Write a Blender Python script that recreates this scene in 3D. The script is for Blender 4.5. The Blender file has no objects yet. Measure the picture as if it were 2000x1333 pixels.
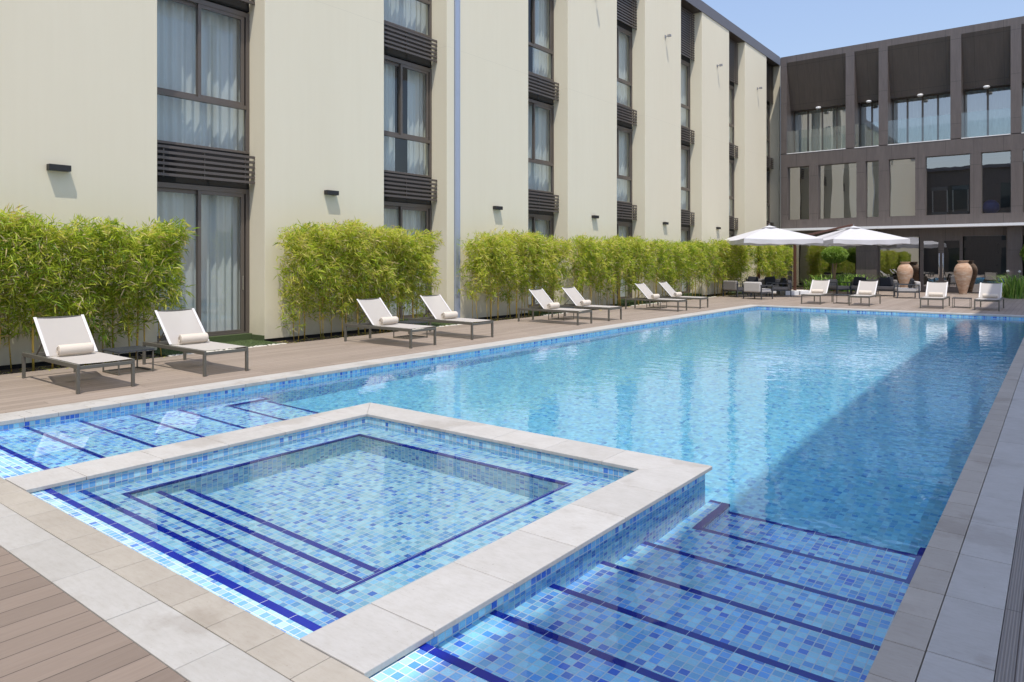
import bpy, bmesh, math, random
import numpy as np
from mathutils import Vector, Matrix
R = math.radians
sc = bpy.context.scene
COL = sc.collection
# ------------------------------------------------------------------ camera, sky, sun, exposure
cd = bpy.data.cameras.new('camera'); cam = bpy.data.objects.new('camera', cd); COL.objects.link(cam)
cam.location = (0, 0, 1.7); cam.rotation_euler = (R(90), 0, math.atan2(1070, 1380))
cd.sensor_width = 36; cd.lens = 1380 / 2000 * 36; cd.shift_y = -(666.5 - 507) / 2000; cd.clip_end = 2000; cd.clip_start = .05
sc.camera = cam
SUN = Vector((.27, -.30, 1.0)).normalized()
w = bpy.data.worlds.new('World'); sc.world = w; w.use_nodes = True
nt = w.node_tree; sky = nt.nodes.new('ShaderNodeTexSky'); sky.sky_type = 'NISHITA'; sky.sun_disc = False
sky.sun_elevation = math.asin(SUN.z); sky.sun_rotation = math.atan2(SUN.x, SUN.y)
sky.air_density = 1.0; sky.dust_density = .6; sky.ozone_density = 2.0
tn = nt.nodes.new('ShaderNodeMixRGB'); tn.blend_type = 'MULTIPLY'; tn.inputs[0].default_value = 1; tn.inputs[2].default_value = (1.0, .865, .80, 1)
nt.links.new(sky.outputs[0], tn.inputs[1]); 
tcw = nt.nodes.new('ShaderNodeTexCoord'); sxw = nt.nodes.new('ShaderNodeSeparateXYZ'); mrw = nt.nodes.new('ShaderNodeMapRange'); vmw = nt.nodes.new('ShaderNodeVectorMath'); vmw.operation = 'SCALE'
nt.links.new(tcw.outputs['Generated'], sxw.inputs[0]); nt.links.new(sxw.outputs[2], mrw.inputs[0])     # gradient added over the sky: dimmer near the horizon, brighter overhead for fill
for k_, v_ in ((1, .1), (2, .75), (3, .60), (4, 1.38)): mrw.inputs[k_].default_value = v_
nt.links.new(tn.outputs[0], vmw.inputs[0]); nt.links.new(mrw.outputs[0], vmw.inputs['Scale']); nt.links.new(vmw.outputs[0], nt.nodes['Background'].inputs[0])
nt.nodes['Background'].inputs[1].default_value = .15
sl = bpy.data.lights.new('sun', 'SUN'); sl.energy = 2.1; sl.angle = R(.55); sl.color = (1, .94, .85)
so = bpy.data.objects.new('sun', sl); COL.objects.link(so); so.rotation_euler = SUN.to_track_quat('Z', 'Y').to_euler(); so.location = (20, -20, 60)
sl.cycles.is_caustics_light = True
sc.view_settings.view_transform = 'Standard'; sc.view_settings.look = 'None'; sc.view_settings.gamma = 1
sc.view_settings.exposure = 1.0
sc.cycles.max_bounces = 10; sc.cycles.transparent_max_bounces = 24; sc.cycles.transmission_bounces = 10
sc.cycles.sample_clamp_indirect = 6; sc.cycles.use_denoising = True
rnd = random.Random(7)

# ------------------------------------------------------------------ material helpers
class NT:
    def __init__(s, name):
        s.m = bpy.data.materials.new(name); s.m.use_nodes = True; s.t = s.m.node_tree
        s.p = s.t.nodes['Principled BSDF']; s.out = s.t.nodes['Material Output']
    def n(s, typ, props=None, **ins):
        nd = s.t.nodes.new('ShaderNode' + typ)
        for k, v in (props or {}).items(): setattr(nd, k, v)
        for k, v in ins.items(): s.set(nd, int(k[1:]) if k[0] == 'i' and k[1:].isdigit() else k.replace('_', ' '), v)
        return nd
    def set(s, nd, key, v):
        sock = nd.inputs[key]
        if isinstance(v, bpy.types.NodeSocket): s.t.links.new(v, sock)
        elif isinstance(v, bpy.types.Node): s.t.links.new(v.outputs[0], sock)
        else:
            if isinstance(v, tuple) and len(v) == 3 and sock.type == 'RGBA': v = v + (1,)
            sock.default_value = v
    def math(s, op, a, b=0.0, c=0.0): return s.n('Math', {'operation': op}, i0=a, i1=b, i2=c).outputs[0]
    def vmath(s, op, a, b=(0, 0, 0)): return s.n('VectorMath', {'operation': op}, i0=a, i1=b).outputs[0]
    def mix(s, f, a, b, typ='MIX'):
        nd = s.n('MixRGB', {'blend_type': typ}, i0=f, i1=a, i2=b); return nd.outputs[0]
    def ramp(s, f, stops, interp='LINEAR'):
        nd = s.n('ValToRGB', i0=f); cr = nd.color_ramp; cr.interpolation = interp
        while len(cr.elements) > 1: cr.elements.remove(cr.elements[-1])
        cr.elements[0].position = stops[0][0]; cr.elements[0].color = tuple(stops[0][1]) + (1,)
        for p, c in stops[1:]:
            e = cr.elements.new(p); e.color = tuple(c) + (1,)
        return nd.outputs[0]
    def noise(s, vec, scale, detail=3, rough=.5): return s.n('TexNoise', Vector=vec, Scale=scale, Detail=float(detail), Roughness=rough).outputs[0]
    def pos(s): return s.n('NewGeometry').outputs['Position']
    def uv(s): return s.n('TexCoord').outputs['UV']
    def bump(s, h, strength=.3, dist=.01, normal=None):
        nd = s.n('Bump', Height=h, Strength=strength, Distance=dist)
        if normal is not None: s.set(nd, 'Normal', normal)
        return nd.outputs[0]
    def pr(s, **k):
        for kk, v in k.items(): s.set(s.p, kk.replace('_', ' '), v)
        return s.m

def simple(name, col, rough=.5, var=.12, scale=6., metal=0., bump=0.):
    t = NT(name); n = t.noise(t.pos(), scale, 5, .6)
    c = t.mix(n, tuple(v * (1 - var) for v in col), tuple(min(1, v * (1 + var)) for v in col))
    t.pr(Base_Color=c, Roughness=rough, Metallic=metal)
    if bump: t.pr(Normal=t.bump(t.noise(t.pos(), scale * 8, 4), bump, .01))
    return t.m

def mosaic(name, palette, grout, tint=1.0):
    t = NT(name); uv = t.uv(); p = .049
    wob = t.n('TexNoise', {'noise_dimensions': '2D'}, Vector=uv, Scale=9.0).outputs['Color']
    sep = t.n('SeparateXYZ', i0=t.vmath('MULTIPLY', uv, (1 / p, 1 / p, 0)))
    fx, fy = t.math('FRACT', sep.outputs[0]), t.math('FRACT', sep.outputs[1])
    cell = t.vmath('FLOOR', t.vmath('MULTIPLY', uv, (1 / p, 1 / p, 0)))
    wn = t.n('TexWhiteNoise', {'noise_dimensions': '2D'}, Vector=cell)
    r = wn.outputs['Value']; r2 = t.n('SeparateColor', i0=wn.outputs['Color']).outputs[1]
    c = t.ramp(r, palette, 'CONSTANT')
    bv = t.math('MULTIPLY_ADD', t.n('SeparateColor', i0=wn.outputs['Color']).outputs[2], .34, .80); c = t.mix(1., c, t.n('CombineXYZ', i0=bv, i1=bv, i2=bv).outputs[0], 'MULTIPLY')
    sub = t.noise(t.vmath('MULTIPLY', uv, (1, 3.5, 1)), 55., 3, .6)
    c = t.mix(t.math('MULTIPLY', r2, .22), c, (.50, .78, .90))
    c = t.mix(.28, c, t.ramp(sub, [(.3, (.25, .3, .35)), (.7, (1, 1, 1))]), 'MULTIPLY')
    ex = t.math('MINIMUM', fx, t.math('SUBTRACT', 1., fx)); ey = t.math('MINIMUM', fy, t.math('SUBTRACT', 1., fy))
    g = t.math('GREATER_THAN', .055, t.math('MINIMUM', ex, ey))
    dirt = t.noise(uv, .7, 3)
    gc = t.mix(dirt, grout, tuple(v * .8 for v in grout))
    c = t.mix(g, c, gc)
    t.pr(Base_Color=c, Roughness=t.math('MULTIPLY_ADD', g, .5, .12))
    t.pr(Normal=t.bump(t.math('SUBTRACT', 1., g), .35, .002))
    return t.m
PAL = [(0., (.42, .79, .91)), (.34, (.27, .62, .91)), (.62, (.13, .41, .87)), (.88, (.04, .15, .66))]
PALS = [(0., (.41, .66, .73)), (.34, (.28, .55, .71)), (.66, (.15, .39, .70)), (.93, (.06, .19, .58))]
PALD = [(0., (.28, .68, .82)), (.42, (.21, .60, .80)), (.78, (.14, .48, .77)), (.94, (.08, .33, .66))]
M = {}
M['tile'] = mosaic('pool mosaic', PAL, (.70, .74, .74))
M['tile_spa'] = mosaic('spa mosaic', PALS, (.60, .64, .64))
M['tile_deep'] = mosaic('deep mosaic', PALD, (.24, .58, .74))

def navy():
    t = NT('navy trim tile'); sep = t.n('SeparateXYZ', i0=t.uv())
    def gr(k): return t.math('GREATER_THAN', .012, t.math('FRACT', t.math('MULTIPLY', sep.outputs[k], 1 / .245)))
    c = t.mix(t.noise(t.pos(), 3.), (.004, .012, .20), (.007, .022, .30))
    c = t.mix(gr(0), c, (.6, .64, .66))
    return t.pr(Base_Color=c, Roughness=.2, Specular_IOR_Level=.2)
M['navy'] = navy()

def stone(name, a, b):
    t = NT(name); uv = t.pos(); at = t.n('Attribute', {'attribute_name': 'rnd'}).outputs['Fac']
    c = t.mix(at, a, b)
    n1 = t.noise(t.vmath('ADD', uv, t.n('CombineXYZ', i0=t.math('MULTIPLY', at, 31.)).outputs[0]), 5., 6, .65)
    c = t.mix(.5, c, t.ramp(n1, [(.3, (.78, .76, .73)), (.65, (1, 1, 1))]), 'MULTIPLY')
    n2 = t.noise(t.vmath('MULTIPLY', uv, (1, 4, 1)), 12., 5, .7)
    c = t.mix(.35, c, t.ramp(n2, [(.35, (.80, .77, .72)), (.55, (1, 1, 1))]), 'MULTIPLY')
    wet = t.ramp(t.noise(uv, 1.3, 5, .6), [(.56, (1, 1, 1)), (.62, (.86, .84, .82))]); c = t.mix(1., c, wet, 'MULTIPLY')
    pit = t.noise(uv, 60., 2, .5)
    c = t.mix(.6, c, t.ramp(pit, [(.24, (.55, .5, .45)), (.3, (1, 1, 1))]), 'MULTIPLY')
    return t.pr(Base_Color=c, Roughness=.55, Normal=t.bump(t.noise(uv, 90., 4, .6), .25, .003))
M['stone_beige'] = stone('beige limestone', (.355, .32, .27), (.40, .365, .31))
M['stone_grey'] = stone('pale grey limestone', (.39, .375, .345), (.435, .42, .39))
M['stone_white'] = stone('cream limestone', (.44, .425, .40), (.48, .465, .44))
M['mortar'] = simple('mortar', (.26, .24, .20), .9)

def decking(name, a, b, pitch=.155, ribs=0):
    t = NT(name); sep = t.n('SeparateXYZ', i0=t.uv()); u = t.math('MULTIPLY', sep.outputs[0], 1 / pitch)
    row = t.math('FLOOR', u); fr = t.math('FRACT', u)
    rn = t.n('TexWhiteNoise', {'noise_dimensions': '1D'}, W=row).outputs['Value']
    v = t.math('ADD', t.math('MULTIPLY', sep.outputs[1], 1 / 2.9), t.math('MULTIPLY', rn, 7.3))
    bn = t.n('TexWhiteNoise', {'noise_dimensions': '2D'}, Vector=t.n('CombineXYZ', i0=row, i1=t.math('FLOOR', v)).outputs[0]).outputs['Value']
    c = t.mix(bn, a, b)
    grain = t.noise(t.vmath('MULTIPLY', t.uv(), (38, 1.6, 1)), 2., 5, .65)
    c = t.mix(.30, c, t.ramp(grain, [(.3, (.62, .58, .55)), (.62, (1, 1, 1))]), 'MULTIPLY')
    big = t.noise(t.uv(), .8, 4)
    c = t.mix(.25, c, t.ramp(big, [(.35, (.75, .73, .72)), (.65, (1, 1, 1))]), 'MULTIPLY')
    e = t.math('MINIMUM', fr, t.math('SUBTRACT', 1., fr)); g = t.math('GREATER_THAN', .018, e)
    g2 = t.math('GREATER_THAN', .0018, t.math('FRACT', v)); g = t.math('MAXIMUM', g, g2)
    h = t.math('SUBTRACT', 1., g)
    if ribs:
        h = t.math('ADD', h, t.math('MULTIPLY', t.math('SINE', t.math('MULTIPLY', sep.outputs[0], 2 * math.pi / .012)), .35))
        c = t.mix(t.math('MULTIPLY_ADD', t.math('SINE', t.math('MULTIPLY', sep.outputs[0], 2 * math.pi / .012)), .25, .25), c, (.05, .045, .04))
    c = t.mix(g, c, (.055, .04, .032))
    return t.pr(Base_Color=c, Roughness=.62, Normal=t.bump(h, .5, .004))
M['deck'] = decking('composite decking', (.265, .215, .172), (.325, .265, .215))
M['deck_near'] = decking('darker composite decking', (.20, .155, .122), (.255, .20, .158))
M['deck_rib'] = decking('ribbed decking', (.25, .225, .20), (.29, .26, .23), .145, 1)
M['soil'] = simple('planting soil', (.07, .05, .035), .95, .5, 14, bump=.6)
M['ground'] = simple('paved yard', (.36, .33, .29), .9, .15, 1.5)

def render_wall():
    t = NT('cream render'); ps = t.pos()
    big = t.noise(t.vmath('MULTIPLY', ps, (1, 1, .35)), .55, 5, .6); st = t.noise(t.vmath('MULTIPLY', ps, (3, 3, .12)), 2.2, 4, .6)
    c = t.mix(big, (.695, .635, .475), (.745, .69, .53))
    c = t.mix(.05, c, t.ramp(st, [(.38, (.80, .77, .72)), (.6, (1, 1, 1))]), 'MULTIPLY')
    zz = t.n('SeparateXYZ', i0=ps).outputs[2]; dn = t.noise(ps, 2.5, 5, .7)
    base = t.n('MapRange', i0=t.math('SUBTRACT', zz, t.math('MULTIPLY', dn, .9)), i1=-.45, i2=.15, i3=.35, i4=0.).outputs[0]     # splash dirt at the foot
    c = t.mix(base, c, (.36, .31, .23))
    hl = t.math('GREATER_THAN', .004, t.math('ABSOLUTE', t.math('SUBTRACT', t.math('ADD', zz, t.math('MULTIPLY', t.noise(ps, 3., 4), .02)), 7.52)))
    c = t.mix(t.math('MULTIPLY', hl, .22), c, (.3, .27, .22))
    return t.pr(Base_Color=c, Roughness=.85, Normal=t.bump(t.noise(ps, 160., 3, .6), .18, .004, t.bump(t.noise(t.vmath('MULTIPLY', ps, (1, 1, .5)), 1.1, 3), .12, .03)))
M['wall'] = render_wall()
M['wall_shade'] = simple('warm render', (.66, .6, .49), .9, .05, 1)

def cladding(name, a, b, rough=.42):
    t = NT(name); ps = t.uv()
    n = t.noise(t.vmath('MULTIPLY', ps, (34, 1.1, 1)), 1., 5, .7); n2 = t.noise(t.vmath('MULTIPLY', ps, (3, .5, 1)), 1.5, 4, .6)
    c = t.mix(n, a, b); c = t.mix(.45, c, t.ramp(n2, [(.35, (.62, .62, .64)), (.65, (1, 1, 1))]), 'MULTIPLY')
    sep = t.n('SeparateXYZ', i0=ps)
    fx = t.math('FRACT', t.math('MULTIPLY', t.math('ADD', sep.outputs[0], 40.), 1 / 1.22)); fy = t.math('FRACT', t.math('MULTIPLY', sep.outputs[1], 1 / 2.14))
    g = t.math('MAXIMUM', t.math('GREATER_THAN', .012, fx), t.math('GREATER_THAN', .008, fy))
    c = t.mix(t.math('MULTIPLY', g, .7), c, (.012, .011, .01))
    return t.pr(Base_Color=c, Roughness=rough)
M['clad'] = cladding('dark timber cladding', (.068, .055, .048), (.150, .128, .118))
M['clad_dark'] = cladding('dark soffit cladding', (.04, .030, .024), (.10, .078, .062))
M['frame'] = simple('bronze aluminium', (.135, .115, .10), .38, .08, 4, .35)
M['louver'] = simple('bronze louvre', (.115, .098, .088), .42, .08, 4, .3)
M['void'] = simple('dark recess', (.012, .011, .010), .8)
M['fascia'] = simple('dark roof fascia', (.13, .12, .125), .45, .1, 2, .2)
M['joint'] = simple('blue grey joint cover', (.42, .47, .56), .4, .05, 3, .4)
M['lamp_black'] = simple('black lamp housing', (.018, .017, .017), .5)
M['graymetal'] = simple('grey metal', (.30, .30, .31), .45, .1, 5, .4)
M['chair_metal'] = simple('taupe powder coat', (.125, .118, .098), .42, .06, 8, .2)
M['char_metal'] = simple('charcoal powder coat', (.055, .06, .068), .45, .06, 8, .2)
M['steel'] = simple('brushed steel', (.75, .75, .75), .2, .04, 8, 1.)
M['white'] = simple('white enamel', (.78, .78, .76), .4, .03)
M['concrete_white'] = simple('white painted block', (.66, .67, .68), .7, .08, 5)
M['mast'] = simple('brown stained timber', (.085, .036, .022), .45, .25, 10)
M['interior'] = simple('dark interior', (.05, .048, .045), .8)
M['interior_floor'] = simple('interior floor', (.16, .14, .12), .5)
M['black_cushion'] = simple('black cushion fabric', (.014, .016, .022), .9, .2, 20, bump=.2)
M['grey_cushion'] = simple('taupe cushion fabric', (.20, .185, .17), .9, .12, 20, bump=.2)
M['light_cushion'] = simple('light grey fabric', (.44, .42, .40), .9, .1, 20, bump=.2)
M['turf'] = simple('artificial turf', (.07, .10, .035), .95, .55, 60, bump=.8)
M['pebble'] = simple('pale pebbles', (.60, .57, .50), .7, .3, 30)

def glass(name, tint, ior=1.9, rough=0., wave=0.):
    t = NT(name); f0 = ((ior - 1) / (ior + 1)) ** 2; fc = t.n('LayerWeight', Blend=.5).outputs['Facing']
    fr = t.math('MULTIPLY_ADD', t.math('POWER', fc, 5.), 1 - f0, f0)
    tr = t.n('BsdfTransparent', Color=tint + (1,)); gl = t.n('BsdfGlossy', Roughness=rough, Color=(1, 1, 1, 1))
    if wave:
        b = t.bump(t.noise(t.vmath('MULTIPLY', t.pos(), (1.6, 1.6, .35)), 1.0, 1), wave, .1); t.set(gl, 'Normal', b)
    mx = t.n('MixShader', i0=fr, i1=tr, i2=gl); t.t.links.new(mx.outputs[0], t.out.inputs[0]); return t.m
M['glass'] = glass('window glass', (.86, .91, .91), 1.75)
M['glass_end'] = glass('reflective glass', (.72, .78, .78), 4.0, 0., .03)
M['glass_rail'] = glass('balustrade glass', (.90, .94, .94), 1.75)

def fabric(name, col, transp, scale=900):
    t = NT(name); c = t.mix(t.noise(t.pos(), 3., 4), tuple(v * .95 for v in col), col)
    t.pr(Base_Color=c, Roughness=.85, Normal=t.bump(t.noise(t.pos(), scale / 4, 2), .2, .002))
    tr = t.n('BsdfTransparent'); tl = t.n('BsdfTranslucent', Color=c)
    m1 = t.n('MixShader', i0=.25, i1=t.p.outputs[0], i2=tl.outputs[0]); m2 = t.n('MixShader', i0=transp, i1=m1.outputs[0], i2=tr.outputs[0])
    t.t.links.new(m2.outputs[0], t.out.inputs[0]); return t.m
M['sling'] = fabric('white mesh sling', (.64, .60, .55), .16)
M['sling_edge'] = simple('white sling hem', (.62, .60, .58), .7, .03)
M['curtain'] = fabric('sheer curtain', (.78, .79, .76), .05)
M['canopy'] = fabric('white canopy cloth', (.66, .66, .68), .01)
M['towel'] = simple('cream towel', (.62, .55, .46), .95, .04, 40, bump=.5)

def terracotta():
    t = NT('weathered terracotta'); ps = t.n('TexCoord').outputs['Object']
    n = t.noise(t.vmath('MULTIPLY', ps, (1, 1, 3)), 2.2, 6, .65)
    c = t.ramp(n, [(.3, (.36, .21, .13)), (.5, (.46, .31, .21)), (.68, (.55, .46, .37))])
    st = t.noise(t.vmath('MULTIPLY', ps, (.3, .3, 1)), 26., 2)
    c = t.mix(.25, c, t.ramp(st, [(.4, (.7, .62, .55)), (.6, (1, 1, 1))]), 'MULTIPLY')
    return t.pr(Base_Color=c, Roughness=.9, Normal=t.bump(st, .3, .01))
M['terra'] = terracotta()

def leafmat(name, stops, transl=.35):
    t = NT(name); a = t.n('Attribute', {'attribute_name': 'rnd'}).outputs['Fac']
    c = t.ramp(a, stops); t.pr(Base_Color=c, Roughness=.42)
    tl = t.n('BsdfTranslucent', Color=c); mx = t.n('MixShader', i0=transl, i1=t.p.outputs[0], i2=tl.outputs[0])
    t.t.links.new(mx.outputs[0], t.out.inputs[0]); return t.m
M['bamboo_leaf'] = leafmat('bamboo leaf', [(0., (.16, .28, .02)), (.25, (.33, .45, .03)), (.55, (.53, .60, .06)), (.84, (.70, .67, .12)), (.93, (.66, .52, .24)), (1., (.74, .64, .42))], .5)
M['topiary_leaf'] = leafmat('topiary leaf', [(0., (.07, .16, .02)), (.5, (.20, .34, .04)), (1., (.38, .50, .09))])
M['strap_leaf'] = leafmat('strap leaf', [(0., (.07, .17, .025)), (.6, (.19, .36, .05)), (1., (.40, .52, .12))])
M['turf_blade'] = leafmat('turf blade', [(0., (.06, .10, .03)), (.6, (.11, .17, .05)), (1., (.22, .27, .10))], .2)
def canemat():
    t = NT('bamboo cane'); n = t.noise(t.pos(), 3., 2); z = t.n('SeparateXYZ', i0=t.pos()).outputs[2]
    ring = t.math('GREATER_THAN', .06, t.math('FRACT', t.math('MULTIPLY', t.math('ADD', z, n), 4.5)))
    c = t.ramp(n, [(.35, (.26, .24, .05)), (.5, (.50, .33, .05)), (.65, (.60, .42, .08))]); c = t.mix(ring, c, (.16, .11, .05))
    return t.pr(Base_Color=c, Roughness=.4)
M['cane'] = canemat()
M['bark'] = simple('bark', (.25, .17, .10), .9, .3, 20, bump=.5)

def water():
    t = NT('pool water'); ps = t.pos()
    dist = t.n('VectorMath', {'operation': 'LENGTH'}, i0=t.vmath('MULTIPLY', ps, (0, 1, 0))).outputs['Value']
    a = t.math('MULTIPLY', t.noise(t.vmath('MULTIPLY', ps, (1., 1.25, 1)), 3.2, 2, .5), 1.)
    b = t.math('MULTIPLY', t.noise(t.vmath('MULTIPLY', ps, (1.2, .9, 1)), 9., 2, .5), .28)
    h = t.math('ADD', a, b)
    amp = t.n('MapRange', i0=dist, i1=3., i2=10., i3=.12, i4=1.).outputs[0]
    bm = t.n('Bump', Height=h, Strength=amp, Distance=.0062).outputs[0]
    return t.pr(Base_Color=(.84, .975, 1.), Roughness=0., IOR=1.333, Transmission_Weight=1., Normal=bm)
M['water'] = water()

# ------------------------------------------------------------------ mesh helpers
def obj(name, me, parent=None, loc=(0, 0, 0), rz=0.):
    o = bpy.data.objects.new(name, me); COL.objects.link(o); o.location = loc; o.rotation_euler = (0, 0, rz)
    if parent is not None: o.parent = parent
    return o
def tag(o, label=None, cat=None, group=None, kind=None):
    if label: o['label'] = label
    if cat: o['category'] = cat
    if group: o['group'] = group
    if kind: o['kind'] = kind
    return o
def thing(name, label, cat, loc=(0, 0, 0), rz=0., group=None):
    return tag(obj(name, None, None, loc, rz), label, cat, group)
def copy_tree(o, parent=None):
    c = o.copy(); COL.objects.link(c); c.parent = parent
    for ch in list(o.children): copy_tree(ch, c)
    return c

class MB:
    def __init__(s): s.v = []; s.f = []; s.m = []; s.r = []; s.cur = 0; s.rv = .5; s.sm = False
    def quad(s, pts):
        i = len(s.v); s.v += [tuple(p) for p in pts]; s.f.append(tuple(range(i, i + len(pts)))); s.m.append(s.cur); s.r.append(s.rv)
    def box(s, x0, x1, y0, y1, z0, z1, rot=None, at=None):
        P = [(x0, y0, z0), (x1, y0, z0), (x1, y1, z0), (x0, y1, z0), (x0, y0, z1), (x1, y0, z1), (x1, y1, z1), (x0, y1, z1)]
        if rot is not None: P = [tuple(rot @ Vector(p) + (at or Vector((0, 0, 0)))) for p in P]
        i = len(s.v); s.v += P
        for q in [(0, 3, 2, 1), (4, 5, 6, 7), (0, 1, 5, 4), (1, 2, 6, 5), (2, 3, 7, 6), (3, 0, 4, 7)]:
            s.f.append(tuple(i + k for k in q)); s.m.append(s.cur); s.r.append(s.rv)
    def prism(s, pts, z0, z1):
        n = len(pts); i = len(s.v); s.v += [(x, y, z0) for x, y in pts] + [(x, y, z1) for x, y in pts]
        fs = [tuple(range(i + n - 1, i - 1, -1)), tuple(range(i + n, i + 2 * n))] + [(i + k, i + (k + 1) % n, i + n + (k + 1) % n, i + n + k) for k in range(n)]
        for f in fs: s.f.append(f); s.m.append(s.cur); s.r.append(s.rv)
    def bar(s, a, b, w, h, up=(0, 0, 1)):
        a = Vector(a); b = Vector(b); d = (b - a); L = d.length; d.normalize(); sd = d.cross(Vector(up)).normalized(); u = sd.cross(d)
        rot = Matrix((d, sd, u)).transposed(); s.box(0, L, -w / 2, w / 2, -h / 2, h / 2, rot, a)
    def tube(s, pts, rad, n=8, cap=True):
        rings = []; k = len(pts)
        for j, p in enumerate(pts):
            p = Vector(p); d = Vector(pts[min(j + 1, k - 1)]) - Vector(pts[max(j - 1, 0)]); d.normalize()
            ref = Vector((0, 0, 1)) if abs(d.z) < .9 else Vector((1, 0, 0)); a = d.cross(ref).normalized(); b = d.cross(a)
            r = rad[j] if isinstance(rad, (list, tuple)) else rad; i = len(s.v)
            s.v += [tuple(p + a * r * math.cos(2 * math.pi * q / n) + b * r * math.sin(2 * math.pi * q / n)) for q in range(n)]; rings.append(i)
        for j in range(k - 1):
            for q in range(n): s.f.append((rings[j] + q, rings[j] + (q + 1) % n, rings[j + 1] + (q + 1) % n, rings[j + 1] + q)); s.m.append(s.cur); s.r.append(s.rv)
        if cap:
            for rr, rev in ((rings[0], 1), (rings[-1], 0)):
                f = tuple(rr + q for q in range(n)); s.f.append(f[::-1] if rev else f); s.m.append(s.cur); s.r.append(s.rv)
    def lathe(s, prof, n=40):
        i = len(s.v)
        for r, z in prof: s.v += [(r * math.cos(2 * math.pi * q / n), r * math.sin(2 * math.pi * q / n), z) for q in range(n)]
        for j in range(len(prof) - 1):
            for q in range(n): s.f.append((i + j * n + q, i + j * n + (q + 1) % n, i + (j + 1) * n + (q + 1) % n, i + (j + 1) * n + q)); s.m.append(s.cur); s.r.append(s.rv)
    def build(s, name, mats, parent=None, loc=(0, 0, 0), rz=0., smooth=False, bevel=0.):
        me = bpy.data.meshes.new(name); me.from_pydata(s.v, [], s.f)
        for m in (mats if isinstance(mats, (list, tuple)) else [mats]): me.materials.append(m)
        me.polygons.foreach_set('material_index', s.m); me.update()
        uvl = me.uv_layers.new(name='UVMap').data; V = me.vertices
        nr = me.attributes.new('rnd', 'FLOAT', 'FACE'); nr.data.foreach_set('value', s.r)
        for p in me.polygons:
            n = p.normal; ax = max(range(3), key=lambda k: abs(n[k]))
            for li in p.loop_indices:
                c = V[me.loops[li].vertex_index].co
                uvl[li].uv = (c.x, c.y) if ax == 2 else ((c.y, c.z) if ax == 0 else (c.x, c.z))
        if smooth: me.polygons.foreach_set('use_smooth', [True] * len(me.polygons))
        o = obj(name, me, parent, loc, rz)
        if bevel:
            b = o.modifiers.new('bevel', 'BEVEL'); b.width = bevel; b.segments = 2; b.limit_method = 'ANGLE'; b.harden_normals = False
        return o
def box1(name, mat, *b, parent=None, bevel=0., **k):
    m = MB(); m.box(*b); return m.build(name, mat, parent, bevel=bevel, **k)

def leaves(name, P, D, L, W, rv, mat, parent=None, fold=.25, droop=.15):
    """kite shaped leaves: P base points, D directions, L lengths, W widths"""
    n = len(P); rs = np.random.RandomState(n)
    D = D / np.linalg.norm(D, axis=1)[:, None]; rr = rs.normal(size=(n, 3)); S = np.cross(D, rr); S /= np.linalg.norm(S, axis=1)[:, None]; U = np.cross(S, D)
    L = L[:, None]; W = W[:, None]
    mid = P + D * L * .42; tip = P + D * L; tip[:, 2] -= (L[:, 0] * droop)
    a = mid + S * W * .5 + U * W * fold; b = mid - S * W * .5 + U * W * fold
    V = np.stack([P, a, tip, b], 1).reshape(-1, 3)
    me = bpy.data.meshes.new(name); i = np.arange(n) * 4
    F = np.stack([i, i + 1, i + 2, i, i + 2, i + 3], 1).reshape(-1)
    me.vertices.add(4 * n); me.vertices.foreach_set('co', V.reshape(-1)); me.loops.add(6 * n); me.loops.foreach_set('vertex_index', F)
    me.polygons.add(2 * n); me.polygons.foreach_set('loop_start', np.arange(2 * n) * 3); me.polygons.foreach_set('loop_total', np.full(2 * n, 3))
    me.update(calc_edges=True); at = me.attributes.new('rnd', 'FLOAT', 'FACE'); at.data.foreach_set('value', np.repeat(rv, 2))
    me.materials.append(mat); return obj(name, me, parent)

# ------------------------------------------------------------------ pool geometry
PX0, PX1, PY0, PY1 = -8.80, -.61, 1.90, 26.1
SX0, SX1, SY1 = -6.42, -2.30, 5.55          # spa outer wall
IX0, IX1, IY1 = -6.03, -2.68, 5.17          # spa inner wall
ZW = -.10; DEEP = -1.35
STEPS = [(1.90, 2.28, -.035), (2.28, 2.82, -.115), (2.82, 3.35, -.25), (3.35, 3.92, -.41), (3.92, 4.49, -.57), (4.49, 5.09, -.72), (5.09, 5.67, -.88)]
b = MB()
def hz(m, x0, x1, y0, y1, z): m.quad([(x0, y0, z), (x1, y0, z), (x1, y1, z), (x0, y1, z)])
def wx(m, x, y0, y1, z0, z1): m.quad([(x, y0, z0), (x, y1, z0), (x, y1, z1), (x, y0, z1)])
def wy(m, y, x0, x1, z0, z1): m.quad([(x0, y, z0), (x1, y, z0), (x1, y, z1), (x0, y, z1)])
b.cur = 1
hz(b, PX0, PX1, PY0, PY1, DEEP)
b.cur = 0
wx(b, PX0, PY0, PY1, DEEP, -.04); wx(b, PX1, PY0, PY1, DEEP, -.04); wy(b, PY1, PX0, PX1, DEEP, -.04); wy(b, PY0, PX0, PX1, DEEP, -.04)
basin = b.build('pool_basin', [M['tile'], M['tile_deep']]); tag(basin, kind='structure')
st = MB(); nv = MB()
def nose_x(x0, x1, y, z):            # navy nosing running along x at the far edge of a tread
    nv.box(x0, x1, y - .044, y + .003, z - .05, z + .003)
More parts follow.
